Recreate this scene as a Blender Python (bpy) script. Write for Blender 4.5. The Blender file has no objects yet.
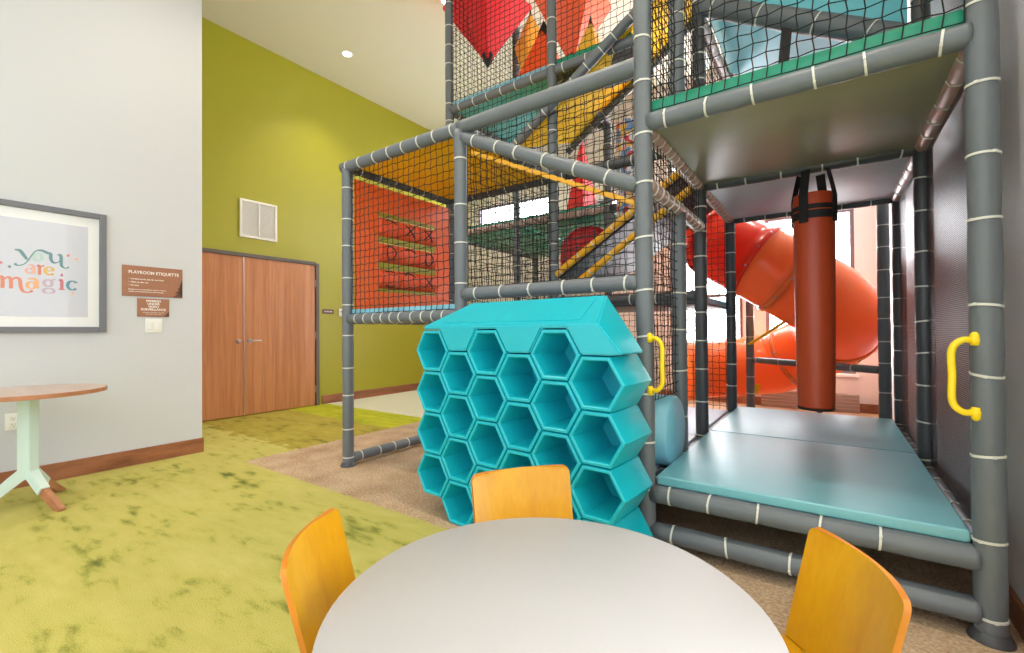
import bpy, bmesh, math, random
from mathutils import Vector, Matrix
random.seed(7)
SC = bpy.context.scene
COL = SC.collection
PI = math.pi
CAMLOC = Vector((0, 0, 1.10))
CR = Vector((0.81883109, 0.57399512, -0.00672699))
CU = Vector((0.01083248, -0.00373423, 0.99993435))
CF = Vector((-0.57393232, 0.8188502, 0.00927549))
FPX = 452.706

# ------------------------------------------------------------ materials
def lin(c):
    c = c / 255.0
    return c / 12.92 if c <= 0.04045 else ((c + 0.055) / 1.055) ** 2.4
def rgb(r, g, b):
    return (lin(r), lin(g), lin(b), 1)
def newmat(name):
    m = bpy.data.materials.new(name); m.use_nodes = True
    nt = m.node_tree; b = nt.nodes['Principled BSDF']
    return m, nt, b
def mat(name, col, rough=0.5, metal=0, bump=0, bscale=60, coat=0, var=0, vscale=4, spec=None, stretch=None):
    m, nt, b = newmat(name)
    b.inputs['Base Color'].default_value = col
    b.inputs['Roughness'].default_value = rough
    b.inputs['Metallic'].default_value = metal
    b.inputs['Coat Weight'].default_value = coat
    if spec is not None: b.inputs['Specular IOR Level'].default_value = spec
    tc = nt.nodes.new('ShaderNodeTexCoord')
    src = tc.outputs['Object']
    if stretch:
        mp = nt.nodes.new('ShaderNodeMapping'); mp.inputs['Scale'].default_value = stretch
        nt.links.new(src, mp.inputs['Vector']); src = mp.outputs['Vector']
    if var:
        n = nt.nodes.new('ShaderNodeTexNoise'); n.inputs['Scale'].default_value = vscale; n.inputs['Detail'].default_value = 4
        nt.links.new(src, n.inputs['Vector'])
        mx = nt.nodes.new('ShaderNodeMix'); mx.data_type = 'RGBA'
        mx.inputs['A'].default_value = tuple(c * (1 - var) for c in col[:3]) + (1,)
        mx.inputs['B'].default_value = tuple(min(1, c * (1 + var)) for c in col[:3]) + (1,)
        nt.links.new(n.outputs['Fac'], mx.inputs['Factor']); nt.links.new(mx.outputs['Result'], b.inputs['Base Color'])
    if bump:
        n = nt.nodes.new('ShaderNodeTexNoise'); n.inputs['Scale'].default_value = bscale; n.inputs['Detail'].default_value = 3
        nt.links.new(src, n.inputs['Vector'])
        bp = nt.nodes.new('ShaderNodeBump'); bp.inputs['Strength'].default_value = bump; bp.inputs['Distance'].default_value = 0.01
        nt.links.new(n.outputs['Fac'], bp.inputs['Height']); nt.links.new(bp.outputs['Normal'], b.inputs['Normal'])
    return m
def wood(name, c1, c2, rough=0.4, scale=(1, 1, 0.12), freq=9, axis_noise=14):
    m, nt, b = newmat(name)
    tc = nt.nodes.new('ShaderNodeTexCoord'); mp = nt.nodes.new('ShaderNodeMapping'); mp.inputs['Scale'].default_value = scale
    nt.links.new(tc.outputs['Object'], mp.inputs['Vector'])
    n = nt.nodes.new('ShaderNodeTexNoise'); n.inputs['Scale'].default_value = freq; n.inputs['Detail'].default_value = 6; n.inputs['Distortion'].default_value = 0.6
    n2 = nt.nodes.new('ShaderNodeTexNoise'); n2.inputs['Scale'].default_value = axis_noise * 6; n2.inputs['Detail'].default_value = 2
    nt.links.new(mp.outputs['Vector'], n.inputs['Vector']); nt.links.new(mp.outputs['Vector'], n2.inputs['Vector'])
    ad = nt.nodes.new('ShaderNodeMath'); ad.operation = 'MULTIPLY_ADD'; ad.inputs[1].default_value = 0.35
    nt.links.new(n2.outputs['Fac'], ad.inputs[0]); nt.links.new(n.outputs['Fac'], ad.inputs[2])
    r = nt.nodes.new('ShaderNodeValToRGB')
    r.color_ramp.elements[0].position = 0.45; r.color_ramp.elements[0].color = c1
    r.color_ramp.elements[1].position = 0.9; r.color_ramp.elements[1].color = c2
    nt.links.new(ad.outputs[0], r.inputs['Fac']); nt.links.new(r.outputs['Color'], b.inputs['Base Color'])
    b.inputs['Roughness'].default_value = rough
    return m

M = {}
M['white_wall'] = mat('white_wall', rgb(204, 207, 212), 0.75, bump=0.08, bscale=220)
M['green_wall'] = mat('green_wall', rgb(163, 160, 34), 0.42, bump=0.06, bscale=200)
M['ceiling'] = mat('ceiling_paint', rgb(224, 218, 198), 0.7)
M['rear_wall'] = mat('rear_wall', rgb(222, 216, 214), 0.7)
M['right_wall'] = mat('right_wall', rgb(224, 220, 222), 0.5)
M['walnut'] = wood('baseboard_wood', rgb(122, 74, 48), rgb(168, 108, 74), 0.4, (1, 0.15, 1), 8)
M['door_wood'] = wood('door_wood', rgb(172, 108, 64), rgb(206, 142, 94), 0.38, (1, 1, 0.045), 13)
M['frame_grey'] = mat('door_frame_grey', rgb(96, 88, 80), 0.5)
M['steel'] = mat('brushed_steel', rgb(200, 200, 200), 0.3, metal=1)
M['white_plastic'] = mat('white_plastic', rgb(235, 235, 232), 0.4)
M['slot_dark'] = mat('slot_dark', rgb(60, 58, 56), 0.6)
M['vent_white'] = mat('vent_white', rgb(236, 234, 224), 0.5)
M['pad'] = mat('grey_vinyl_padding', rgb(100, 106, 112), 0.42, bump=0.35, bscale=22, var=0.12, vscale=5)
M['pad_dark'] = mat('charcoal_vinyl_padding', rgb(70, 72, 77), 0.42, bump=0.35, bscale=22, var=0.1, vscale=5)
M['pad_pink'] = mat('taupe_vinyl_padding', rgb(170, 142, 138), 0.34, bump=0.3, bscale=24)
M['tie'] = mat('tie_plastic', rgb(212, 212, 204), 0.45)
M['net'] = mat('net_cord', rgb(28, 28, 30), 0.8)
M['teal'] = mat('turquoise_plastic', rgb(20, 178, 196), 0.28, bump=0.05, bscale=90)
M['mat_teal'] = mat('teal_vinyl', rgb(104, 172, 186), 0.4, bump=0.1, bscale=14, var=0.08, vscale=3, spec=1.0)
M['mat_blue'] = mat('light_blue_vinyl', rgb(122, 186, 208), 0.4, bump=0.15, bscale=14)
M['mat_green'] = mat('green_vinyl', rgb(30, 140, 112), 0.33, bump=0.2, bscale=10)
M['under_green'] = mat('green_deck_underside', rgb(150, 150, 130), 0.4, bump=0.25, bscale=9, var=0.2, vscale=3)
M['under_blue'] = mat('blue_deck_underside', rgb(196, 206, 222), 0.45, bump=0.2, bscale=9, var=0.1, vscale=3)
M['sky_blue'] = mat('sky_blue_vinyl', rgb(96, 188, 204), 0.4, bump=0.1, bscale=10)
M['yellow_trim'] = mat('yellow_trim', rgb(232, 170, 30), 0.4)
M['yellow_handle'] = mat('yellow_powder_coat', rgb(250, 214, 20), 0.35)
M['panel_orange'] = mat('orange_panel', rgb(255, 108, 44), 0.4)
M['tile_orange'] = mat('orange_tile', rgb(252, 96, 48), 0.35)
M['olive_edge'] = mat('olive_bar', rgb(168, 160, 50), 0.5)
M['black'] = mat('black_webbing', rgb(30, 28, 30), 0.7)
M['bag'] = mat('rust_vinyl', rgb(190, 72, 34), 0.42, bump=0.12, bscale=40)
M['red_vinyl'] = mat('red_vinyl', rgb(232, 40, 50), 0.4, bump=0.1, bscale=10)
M['orange_vinyl'] = mat('orange_vinyl', rgb(248, 92, 30), 0.4, bump=0.1, bscale=10)
M['gold_vinyl'] = mat('gold_vinyl', rgb(238, 186, 60), 0.4, bump=0.1, bscale=10)
M['chair_yellow'] = wood('stained_yellow_plywood', rgb(196, 136, 6), rgb(212, 156, 16), 0.3, (1, 1, 0.1), 12)
M['chair_edge'] = mat('plywood_edge', rgb(190, 116, 30), 0.45)
M['table_white'] = mat('white_laminate', rgb(172, 171, 173), 0.5)
M['chrome'] = mat('satin_chrome', rgb(190, 190, 190), 0.25, metal=1)
M['cafe_top'] = wood('walnut_laminate', rgb(176, 150, 136), rgb(204, 180, 168), 0.3, (0.15, 1, 1), 8)
M['cafe_edge'] = wood('walnut_edge', rgb(160, 104, 70), rgb(186, 126, 88), 0.4, (1, 1, 1), 10)
M['mint'] = mat('mint_enamel', rgb(206, 226, 220), 0.4)
M['picture_frame'] = mat('slate_frame', rgb(112, 114, 122), 0.45)
M['picture_mat'] = mat('picture_mat', rgb(228, 230, 232), 0.35, coat=0.5)
M['print'] = mat('print_paper', rgb(198, 201, 214), 0.3, coat=0.6)
M['sign_brown'] = wood('sign_brown', rgb(156, 108, 84), rgb(170, 120, 94), 0.45, (1, 0.1, 1), 10)
M['sign_dark'] = mat('sign_dark', rgb(104, 72, 62), 0.5)
M['sign_white'] = mat('sign_white', rgb(244, 240, 234), 0.5)
M['grille'] = mat('taupe_louvre', rgb(170, 152, 142), 0.5)
M['mullion'] = mat('window_mullion', rgb(120, 112, 120), 0.5)

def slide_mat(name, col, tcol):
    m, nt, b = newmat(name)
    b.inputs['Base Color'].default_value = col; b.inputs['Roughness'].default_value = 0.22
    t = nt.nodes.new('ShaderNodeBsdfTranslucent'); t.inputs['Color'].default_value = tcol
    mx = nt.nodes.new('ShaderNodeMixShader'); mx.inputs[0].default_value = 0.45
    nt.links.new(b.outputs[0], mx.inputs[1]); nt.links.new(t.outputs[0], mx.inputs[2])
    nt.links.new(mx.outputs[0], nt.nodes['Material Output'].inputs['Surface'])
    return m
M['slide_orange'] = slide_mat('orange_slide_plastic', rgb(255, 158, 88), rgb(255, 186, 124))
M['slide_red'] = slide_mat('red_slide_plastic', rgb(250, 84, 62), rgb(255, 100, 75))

M['yellow_vinyl'] = slide_mat('yellow_vinyl', rgb(255, 214, 40), rgb(255, 236, 100)); M['yellow_vinyl'].node_tree.nodes['Principled BSDF'].inputs['Roughness'].default_value = .7; M['yellow_vinyl'].node_tree.nodes['Principled BSDF'].inputs['Specular IOR Level'].default_value = .1
def mesh_screen_mat():
    m, nt, b = newmat('fine_black_screen')
    b.inputs['Base Color'].default_value = rgb(84, 76, 80); b.inputs['Roughness'].default_value = 0.4
    g = nt.nodes.new('ShaderNodeTexCoord'); sp = nt.nodes.new('ShaderNodeSeparateXYZ'); nt.links.new(g.outputs['Object'], sp.inputs[0])
    def wave(out):
        a = nt.nodes.new('ShaderNodeMath'); a.operation = 'MULTIPLY'; a.inputs[1].default_value = 2 * PI / 0.009
        s = nt.nodes.new('ShaderNodeMath'); s.operation = 'SINE'
        nt.links.new(out, a.inputs[0]); nt.links.new(a.outputs[0], s.inputs[0]); return s.outputs[0]
    p = nt.nodes.new('ShaderNodeMath'); p.operation = 'ADD'
    nt.links.new(wave(sp.outputs['Y']), p.inputs[0]); nt.links.new(wave(sp.outputs['Z']), p.inputs[1])
    gt = nt.nodes.new('ShaderNodeMath'); gt.operation = 'GREATER_THAN'; gt.inputs[1].default_value = 0.0
    nt.links.new(p.outputs[0], gt.inputs[0])
    t = nt.nodes.new('ShaderNodeBsdfTransparent'); mx = nt.nodes.new('ShaderNodeMixShader')
    nt.links.new(gt.outputs[0], mx.inputs[0]); nt.links.new(b.outputs[0], mx.inputs[1]); nt.links.new(t.outputs[0], mx.inputs[2])
    nt.links.new(mx.outputs[0], nt.nodes['Material Output'].inputs['Surface'])
    return m
M['screen'] = mesh_screen_mat()

def floor_mat():
    m, nt, b = newmat('patchwork_carpet')
    N, L = nt.nodes, nt.links
    geo = N.new('ShaderNodeNewGeometry'); sp = N.new('ShaderNodeSeparateXYZ'); L.new(geo.outputs['Position'], sp.inputs[0])
    def noise(scale, detail=4, stretch=(1, 1, 1), dist=0):
        mp = N.new('ShaderNodeMapping'); mp.inputs['Scale'].default_value = stretch; L.new(geo.outputs['Position'], mp.inputs['Vector'])
        n = N.new('ShaderNodeTexNoise'); n.inputs['Scale'].default_value = scale; n.inputs['Detail'].default_value = detail; n.inputs['Distortion'].default_value = dist
        L.new(mp.outputs[0], n.inputs['Vector']); return n.outputs['Fac']
    def math_(op, a, bb, c=None):
        n = N.new('ShaderNodeMath'); n.operation = op
        for i, x in enumerate((a, bb, c)):
            if x is None: continue
            if isinstance(x, (int, float)): n.inputs[i].default_value = x
            else: L.new(x, n.inputs[i])
        return n.outputs[0]
    def ramp(f, stops):
        r = N.new('ShaderNodeValToRGB'); e = r.color_ramp.elements
        e[0].position, e[0].color = stops[0]; e[1].position, e[1].color = stops[-1]
        for p, c in stops[1:-1]:
            k = e.new(p); k.color = c
        L.new(f, r.inputs['Fac']); return r.outputs['Color']
    def mix(f, a, bb):
        n = N.new('ShaderNodeMix'); n.data_type = 'RGBA'; L.new(f, n.inputs['Factor'])
        for k, x in (('A', a), ('B', bb)):
            if isinstance(x, tuple): n.inputs[k].default_value = x
            else: L.new(x, n.inputs[k])
        return n.outputs['Result']
    big = noise(2.2, 9, (0.8, 1.6, 1), .3)
    blot = noise(9, 10, (0.6, 1.7, 1), 0.2)
    fib = noise(150, 3)
    f = math_('ADD', math_('MULTIPLY', big, 0.5), math_('ADD', math_('MULTIPLY', blot, 0.42), math_('MULTIPLY', fib, 0.16)))
    green = ramp(f, [(0.39, rgb(104, 112, 54)), (0.455, rgb(156, 154, 76)), (0.50, rgb(183, 175, 94)), (0.7, rgb(196, 186, 110))])
    # duller olive tiles by the doors
    tiled = math_('MULTIPLY', math_('GREATER_THAN', sp.outputs[1], math_('ADD', 2.0, math_('MULTIPLY', blot, 0.6))), 1)
    green2 = ramp(f, [(0.36, rgb(104, 98, 40)), (0.5, rgb(156, 140, 52)), (0.7, rgb(178, 160, 62))])
    green = mix(math_('MULTIPLY', tiled, 0.75), green, green2)
    # brighter lime tiles near the pale floor
    lime = math_('GREATER_THAN', sp.outputs[1], math_('ADD', 3.28, math_('MULTIPLY', blot, 0.3)))
    green = mix(math_('MULTIPLY', lime, 0.8), green, ramp(f, [(0.3, rgb(140, 150, 30)), (0.7, rgb(196, 200, 50))]))
    fb = math_('ADD', math_('MULTIPLY', noise(70, 4), 0.6), math_('MULTIPLY', noise(4, 5), 0.4))
    brown = ramp(fb, [(0.38, rgb(158, 130, 104)), (0.52, rgb(190, 162, 134)), (0.66, rgb(208, 186, 158))])
    jit = math_('MULTIPLY', math_('SUBTRACT', noise(45, 6), 0.5), 0.13)
    bu = math_('GREATER_THAN', sp.outputs[0], math_('ADD', -4.10, jit))
    bv = math_('GREATER_THAN', sp.outputs[1], math_('ADD', 1.86, jit))
    c = mix(math_('MULTIPLY', bu, bv), green, brown)
    pale = math_('MULTIPLY', math_('GREATER_THAN', sp.outputs[1], 4.07), math_('LESS_THAN', sp.outputs[0], -4.2))
    c = mix(pale, c, rgb(206, 204, 180))
    L.new(c, b.inputs['Base Color']); b.inputs['Roughness'].default_value = 0.95
    b.inputs['Specular IOR Level'].default_value = 0.1
    bp = N.new('ShaderNodeBump'); bp.inputs['Strength'].default_value = 0.5; bp.inputs['Distance'].default_value = 0.01
    L.new(noise(180, 3), bp.inputs['Height']); L.new(bp.outputs[0], b.inputs['Normal'])
    return m
M['floor'] = floor_mat()

# ------------------------------------------------------------ helpers
def meshobj(name, verts, faces, m, parent=None, smooth=False, loc=None, mats=None, midx=None):
    me = bpy.data.meshes.new(name); me.from_pydata([tuple(v) for v in verts], [], faces); me.update()
    for x in (mats or [m]): me.materials.append(x)
    if midx: me.polygons.foreach_set('material_index', midx)
    if smooth: me.polygons.foreach_set('use_smooth', [True] * len(me.polygons))
    o = bpy.data.objects.new(name, me); COL.objects.link(o)
    if parent: o.parent = parent
    if loc is not None: o.location = loc
    return o
def bmobj(name, bm, m, parent=None, smooth=None, mats=None):
    bmesh.ops.recalc_face_normals(bm, faces=bm.faces)
    me = bpy.data.meshes.new(name); bm.to_mesh(me); bm.free()
    for x in (mats or [m]): me.materials.append(x)
    if smooth is not None:
        me.polygons.foreach_set('use_smooth', [True] * len(me.polygons))
        try: me.set_sharp_from_angle(angle=smooth)
        except Exception: pass
    o = bpy.data.objects.new(name, me); COL.objects.link(o)
    if parent: o.parent = parent
    return o
def tag(o, label, cat, group=None):
    o['label'] = label; o['category'] = cat
    if group: o['group'] = group
    return o
def struct(o):
    o['kind'] = 'structure'; return o
def empty(name, loc=(0, 0, 0), rz=0):
    o = bpy.data.objects.new(name, None); COL.objects.link(o); o.location = loc; o.rotation_euler = (0, 0, rz); o.empty_display_size = 0.1
    return o
def add_box(bm, c, s, rot=None, bevel=0, seg=2):
    t = bmesh.new()
    bmesh.ops.create_cube(t, size=1)
    bmesh.ops.scale(t, vec=s, verts=t.verts)
    if bevel: bmesh.ops.bevel(t, geom=list(t.edges), offset=bevel, segments=seg, profile=0.6, affect='EDGES')
    mx = Matrix.Translation(c)
    if rot is not None: mx = mx @ rot
    bmesh.ops.transform(t, matrix=mx, verts=t.verts)
    me = bpy.data.meshes.new('t'); t.to_mesh(me); t.free(); bm.from_mesh(me); bpy.data.meshes.remove(me)
def box(name, lo, hi, m, parent=None, bevel=0, seg=2, smooth=True):
    bm = bmesh.new(); lo = Vector(lo); hi = Vector(hi)
    add_box(bm, (lo + hi) / 2, hi - lo, None, bevel, seg)
    return bmobj(name, bm, m, parent, 0.6 if (bevel and smooth) else None)
def frame_axes(d):
    d = d.normalized(); up = Vector((0, 0, 1)) if abs(d.z) < 0.9 else Vector((1, 0, 0))
    a = up.cross(d).normalized(); b = d.cross(a).normalized(); return a, b, d
def tube_data(path, radii, n=16, closed=False, cap=True):
    V, F = [], []; P = [Vector(p) for p in path]; k = len(P)
    a = None
    for i in range(k):
        if closed: d = P[(i + 1) % k] - P[i - 1]
        else: d = (P[min(i + 1, k - 1)] - P[max(i - 1, 0)])
        d.normalize()
        if a is None: a, b, _ = frame_axes(d)
        else:
            a = (a - d * a.dot(d)).normalized(); b = d.cross(a)
        r = radii[i] if isinstance(radii, (list, tuple)) else radii
        for j in range(n):
            t = 2 * PI * j / n; V.append(P[i] + (a * math.cos(t) + b * math.sin(t)) * r)
    for i in range(k if closed else k - 1):
        for j in range(n):
            i2 = (i + 1) % k
            F.append((i * n + j, i * n + (j + 1) % n, i2 * n + (j + 1) % n, i2 * n + j))
    if cap and not closed:
        F.append(tuple(range(n))[::-1]); F.append(tuple((k - 1) * n + j for j in range(n)))
    return V, F
def merge(parts):
    V, F = [], []
    for v, f in parts:
        o = len(V); V += list(v); F += [tuple(x + o for x in q) for q in f]
    return V, F
def tube(name, path, r, m, parent=None, n=16, closed=False):
    V, F = tube_data(path, r, n, closed)
    o = meshobj(name, V, F, m, parent, True)
    try: o.data.set_sharp_from_angle(angle=1.0)
    except Exception: pass
    return o
def spline(pts, per=8, closed=False):
    P = [Vector(p) for p in pts]; out = []; n = len(P)
    rng = range(n if closed else n - 1)
    for i in rng:
        if closed: a, b, c, d = P[i - 1], P[i], P[(i + 1) % n], P[(i + 2) % n]
        else: a, b, c, d = P[max(i - 1, 0)], P[i], P[i + 1], P[min(i + 2, n - 1)]
        for s in range(per):
            t = s / per
            out.append(0.5 * ((2 * b) + (c - a) * t + (2 * a - 5 * b + 4 * c - d) * t * t + (3 * b - a - 3 * c + d) * t ** 3))
    if not closed: out.append(P[-1])
    return out

# ------------------------------------------------------------ room
W_U, G_U, R_U, REAR, CEIL = -4.77, -6.35, 0.56, 7.45, 5.03
FRONT = -3.4
def slab(name, lo, hi, m): return struct(box(name, lo, hi, m))
slab('floor', (G_U - 0.15, FRONT, -0.1), (4.5, REAR + 0.2, 0), M['floor'])
slab('ceiling', (G_U - 0.15, FRONT, CEIL), (4.5, REAR + 0.2, CEIL + 0.12), M['ceiling'])
slab('wall_left', (G_U + 0.01, FRONT, 0), (W_U, 1.79, CEIL), M['white_wall'])
slab('wall_green', (G_U - 0.15, 1.79, 0), (G_U, REAR, CEIL), M['green_wall'])
slab('wall_right', (R_U, 1.9, 0), (R_U + 0.15, REAR, CEIL), M['right_wall'])
# rear wall with window holes
wins = [(-6.1, -4.2, 2.95, 3.7), (-3.7, -2.75, 2.6, 3.4), (-2.1, -1.05, 0.52, 4.85), (-0.75, 0.28, 0.5, 4.85)]
def wall_holes(name, x0, x1, y0, y1, z0, z1, holes, m):
    xs = sorted({x0, x1, *[h[0] for h in holes], *[h[1] for h in holes]})
    zs = sorted({z0, z1, *[h[2] for h in holes], *[h[3] for h in holes]})
    def solid(i, j):
        if i < 0 or j < 0 or i >= len(xs) - 1 or j >= len(zs) - 1: return False
        cx = (xs[i] + xs[i + 1]) / 2; cz = (zs[j] + zs[j + 1]) / 2
        return not any(h[0] < cx < h[1] and h[2] < cz < h[3] for h in holes)
    V, F = [], []
    def q(*p): o = len(V); V.extend(p); F.append((o, o + 1, o + 2, o + 3))
    for i in range(len(xs) - 1):
        for j in range(len(zs) - 1):
            if not solid(i, j): continue
            a, b, c, d = xs[i], xs[i + 1], zs[j], zs[j + 1]
            q((a, y0, c), (b, y0, c), (b, y0, d), (a, y0, d)); q((b, y1, c), (a, y1, c), (a, y1, d), (b, y1, d))
            if not solid(i - 1, j): q((a, y1, c), (a, y0, c), (a, y0, d), (a, y1, d))
            if not solid(i + 1, j): q((b, y0, c), (b, y1, c), (b, y1, d), (b, y0, d))
            if not solid(i, j - 1): q((a, y1, c), (b, y1, c), (b, y0, c), (a, y0, c))
            if not solid(i, j + 1): q((a, y0, d), (b, y0, d), (b, y1, d), (a, y1, d))
    bm = bmesh.new(); vs = [bm.verts.new(v) for v in V]
    for f in F: bm.faces.new([vs[i] for i in f])
    bmesh.ops.remove_doubles(bm, verts=bm.verts, dist=1e-5)
    return bmobj(name, bm, m)
struct(wall_holes('wall_rear', G_U - 0.15, R_U + 0.15, REAR, REAR + 0.18, 0, CEIL, wins, M['rear_wall']))
glass, nt, b = newmat('window_glass')
for nn in list(nt.nodes):
    if nn.type != 'OUTPUT_MATERIAL': nt.nodes.remove(nn)
t_ = nt.nodes.new('ShaderNodeBsdfTransparent'); g_ = nt.nodes.new('ShaderNodeBsdfGlossy'); g_.inputs['Roughness'].default_value = 0.05
mx_ = nt.nodes.new('ShaderNodeMixShader'); mx_.inputs[0].default_value = 0.06
nt.links.new(t_.outputs[0], mx_.inputs[1]); nt.links.new(g_.outputs[0], mx_.inputs[2]); nt.links.new(mx_.outputs[0], nt.nodes['Material Output'].inputs['Surface'])
for k, (x0, x1, z0, z1) in enumerate(wins):
    bm = bmesh.new(); t = 0.045; y = REAR + 0.06
    for x in (x0 + t / 2, x1 - t / 2): add_box(bm, (x, y, (z0 + z1) / 2), (t, 0.06, z1 - z0))
    nz = 4 if z0 < 1 else 2
    for j in range(nz + 1):
        add_box(bm, ((x0 + x1) / 2, y, z0 + t / 2 + (z1 - z0 - t) * j / nz), (x1 - x0 - 2 * t, 0.055, t))
    if k < 3: add_box(bm, ((x0 + x1) / 2, y, (z0 + z1) / 2), (t * .8, 0.05, z1 - z0 - 2 * t))
    f = struct(bmobj('window_%d' % (k + 1), bm, M['mullion']))
    box('glass_pane', (x0 + 0.01, y + 0.01, z0 + 0.01), (x1 - 0.01, y + 0.016, z1 - 0.01), glass, f)
    box('window_sill', (x0 - 0.03, REAR - 0.05, z0 - 0.04), (x1 + 0.03, REAR + 0.03, z0), M['white_plastic'], f, 0.004)
# baseboards
def base(name, lo, hi): struct(box(name, lo, hi, M['walnut'], None, 0.003, 1))
base('baseboard_left', (W_U, FRONT, 0), (W_U + 0.016, 1.80, 0.13))
base('baseboard_green', (G_U, 3.99, 0), (G_U + 0.016, REAR, 0.13))
base('baseboard_right', (R_U - 0.016, 1.9, 0), (R_U, REAR, 0.11))
base('baseboard_rear', (G_U + 0.016, REAR - 0.016, 0), (R_U - 0.016, REAR, 0.12))
# double doors
def leaf(name, v0, v1, hv, hdir):
    o = struct(box(name, (G_U - 0.01, v0, 0.012), (G_U + 0.035, v1, 2.10), M['door_wood'], None, 0.003, 1))
    return o
d1 = leaf('door_1', 1.83, 2.848, 0, 0); d2 = leaf('door_2', 2.862, 3.868, 0, 0)
struct(box('trim_1', (G_U - 0.005, 2.8485, 0.012), (G_U + 0.04, 2.8615, 2.10), M['steel']))
bm = bmesh.new()
add_box(bm, (G_U + 0.02, 3.897, 1.065), (0.07, 0.052, 2.13)); add_box(bm, (G_U + 0.02, 2.845, 2.125), (0.07, 2.05, 0.046))
struct(bmobj('trim_2', bm, M['frame_grey']))
def disc_x(name, p, r, d, m, parent, n=24):  # disc facing +x
    return tube(name, [(p[0], p[1], p[2]), (p[0] + d, p[1], p[2])], r, m, parent, n)
hx = G_U + 0.035
disc_x('rose', (hx, 2.93, 0.99), 0.03, 0.012, M['steel'], d2)
tube('lever_handle', spline([(hx + .005, 2.93, .99), (hx + .045, 2.93, .99), (hx + .06, 2.95, .99), (hx + .06, 3.0, .992), (hx + .055, 3.055, .99)], 5), 0.010, M['steel'], d2, 12)
disc_x('lock_cylinder', (hx + .01, 2.93, 0.99), 0.014, 0.02, M['steel'], d2)
disc_x('deadbolt', (hx, 2.79, 0.99), 0.028, 0.015, M['steel'], d1)
disc_x('keyhole_plug', (hx + .014, 2.79, 0.99), 0.014, 0.01, M['steel'], d1)
for z in (0.25, 1.05, 1.83): tube('hinge', [(hx + .008, 3.87, z - .05), (hx + .008, 3.87, z + .05)], 0.008, M['steel'], d2, 10)
# return-air grille over the doors
t = tag(empty('vent_grille', (G_U, 3.06, 2.62)), 'white louvred return air grille high on the green wall above the doors', 'vent')
bm = bmesh.new(); hw, hh, fw = .245, .255, .03
for s in (-1, 1):
    add_box(bm, (.012, s * (hw - fw / 2), 0), (.024, fw, 2 * hh), None, .003, 1); add_box(bm, (.012, 0, s * (hh - fw / 2)), (.0235, 2 * hw - 2 * fw, fw), None, .003, 1)
add_box(bm, (.011, 0, 0), (.022, .014, 2 * hh - 2 * fw))
bmobj('grille_frame', bm, M['vent_white'], t)
bm = bmesh.new()
for i in range(26):
    z = -hh + fw + .01 + i * (2 * hh - 2 * fw - .02) / 25
    add_box(bm, (.011, 0, z), (.016, 2 * hw - 2 * fw, .003), Matrix.Rotation(.6, 4, 'Y'))
bmobj('louvre_slats', bm, M['vent_white'], t)
box('backing', (.001, -hw + .01, -hh + .01), (.003, hw - .01, hh - .01), M['white_plastic'], t)

# text from the built-in font
def text_data(body, size, extr=0.0008, bold=0.0, align='LEFT', spacing=1.0):
    cu = bpy.data.curves.new('txt', 'FONT'); cu.body = body; cu.size = size; cu.extrude = extr; cu.offset = bold; cu.align_x = align; cu.space_character = spacing
    cu.resolution_u = 3
    ob = bpy.data.objects.new('txt', cu); COL.objects.link(ob)
    dg = bpy.context.evaluated_depsgraph_get(); dg.update()
    me = bpy.data.meshes.new_from_object(ob.evaluated_get(dg))
    V = [v.co.copy() for v in me.vertices]; F = [tuple(p.vertices) for p in me.polygons]
    bpy.data.objects.remove(ob); bpy.data.curves.remove(cu); bpy.data.meshes.remove(me)
    return V, F
def text_on_x(name, lines, m, parent, x):   # local (y right, z up) on a plane facing +x
    parts = []
    for body, size, y, z, bold, align, sx in lines:
        V, F = text_data(body, size, 0.0006, bold, align)
        parts.append(([(x + v.z, y + v.x * sx, z + v.y) for v in V], F))
    V, F = merge(parts); return meshobj(name, V, F, m, parent)
# etiquette sign
s1 = tag(empty('etiquette_sign', (W_U, 1.42, 1.54)), 'larger brown PLAYROOM ETIQUETTE sign on the white wall, above the smaller one', 'sign')
box('sign_plate', (0, -.213, -.128), (.008, .213, .128), M['sign_brown'], s1, .002, 1)
bm = bmesh.new()
tri = [((.13, -.125), (.21, -.125), (.21, .03))]
for k in range(4):
    z = -.125 + k * .035; y = .135 + k * .018
    vs = [bm.verts.new(p) for p in ((.0088, y, z), (.0088, .2115, z), (.0088, .2115, z + .06))]; bm.faces.new(vs)
bmobj('mountain_motif', bm, M['sign_dark'], s1)
text_on_x('heading_text', [('PLAYROOM ETIQUETTE', .036, -.172, .062, .0006, 'LEFT', 0.93)], M['sign_white'], s1, .0085)
text_on_x('rules_text', [
    ('•  Use kind words, play fair and share', .0165, -.172, .012, .0003, 'LEFT', .98),
    ('•  Clean up after use', .0165, -.172, -.015, .0003, 'LEFT', .98),
    ('•  No glass', .0165, -.172, -.042, .0003, 'LEFT', .98),
    ], M['sign_white'], s1, .0085)
text_on_x('notice_text', [
    ('Management is not responsible for accidents or injuries.', .0125, -.172, -.075, .0002, 'LEFT', .93),
    ('Children must be supervised by an adult at all times.', .0125, -.172, -.093, .0002, 'LEFT', .93)], M['sign_white'], s1, .0085)
s2 = tag(empty('surveillance_sign', (W_U, 1.42, 1.318)), 'smaller brown video surveillance sign on the white wall, below the etiquette sign', 'sign')
box('sign_plate', (0, -.113, -.078), (.008, .113, .078), M['sign_brown'], s2, .002, 1)
text_on_x('lettering', [
    ('PREMISES', .026, 0, .048, .0006, 'CENTER', 1), ('UNDER', .026, 0, .024, .0006, 'CENTER', 1), ('VIDEO', .026, 0, .0, .0006, 'CENTER', 1),
    ('SURVEILLANCE', .026, 0, -.024, .0006, 'CENTER', 1), ('All activity is recorded to aid in the', .0105, 0, -.045, 0, 'CENTER', 1), ('prosecution of any crime', .0105, 0, -.058, 0, 'CENTER', 1)], M['sign_white'], s2, .0085)
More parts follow.
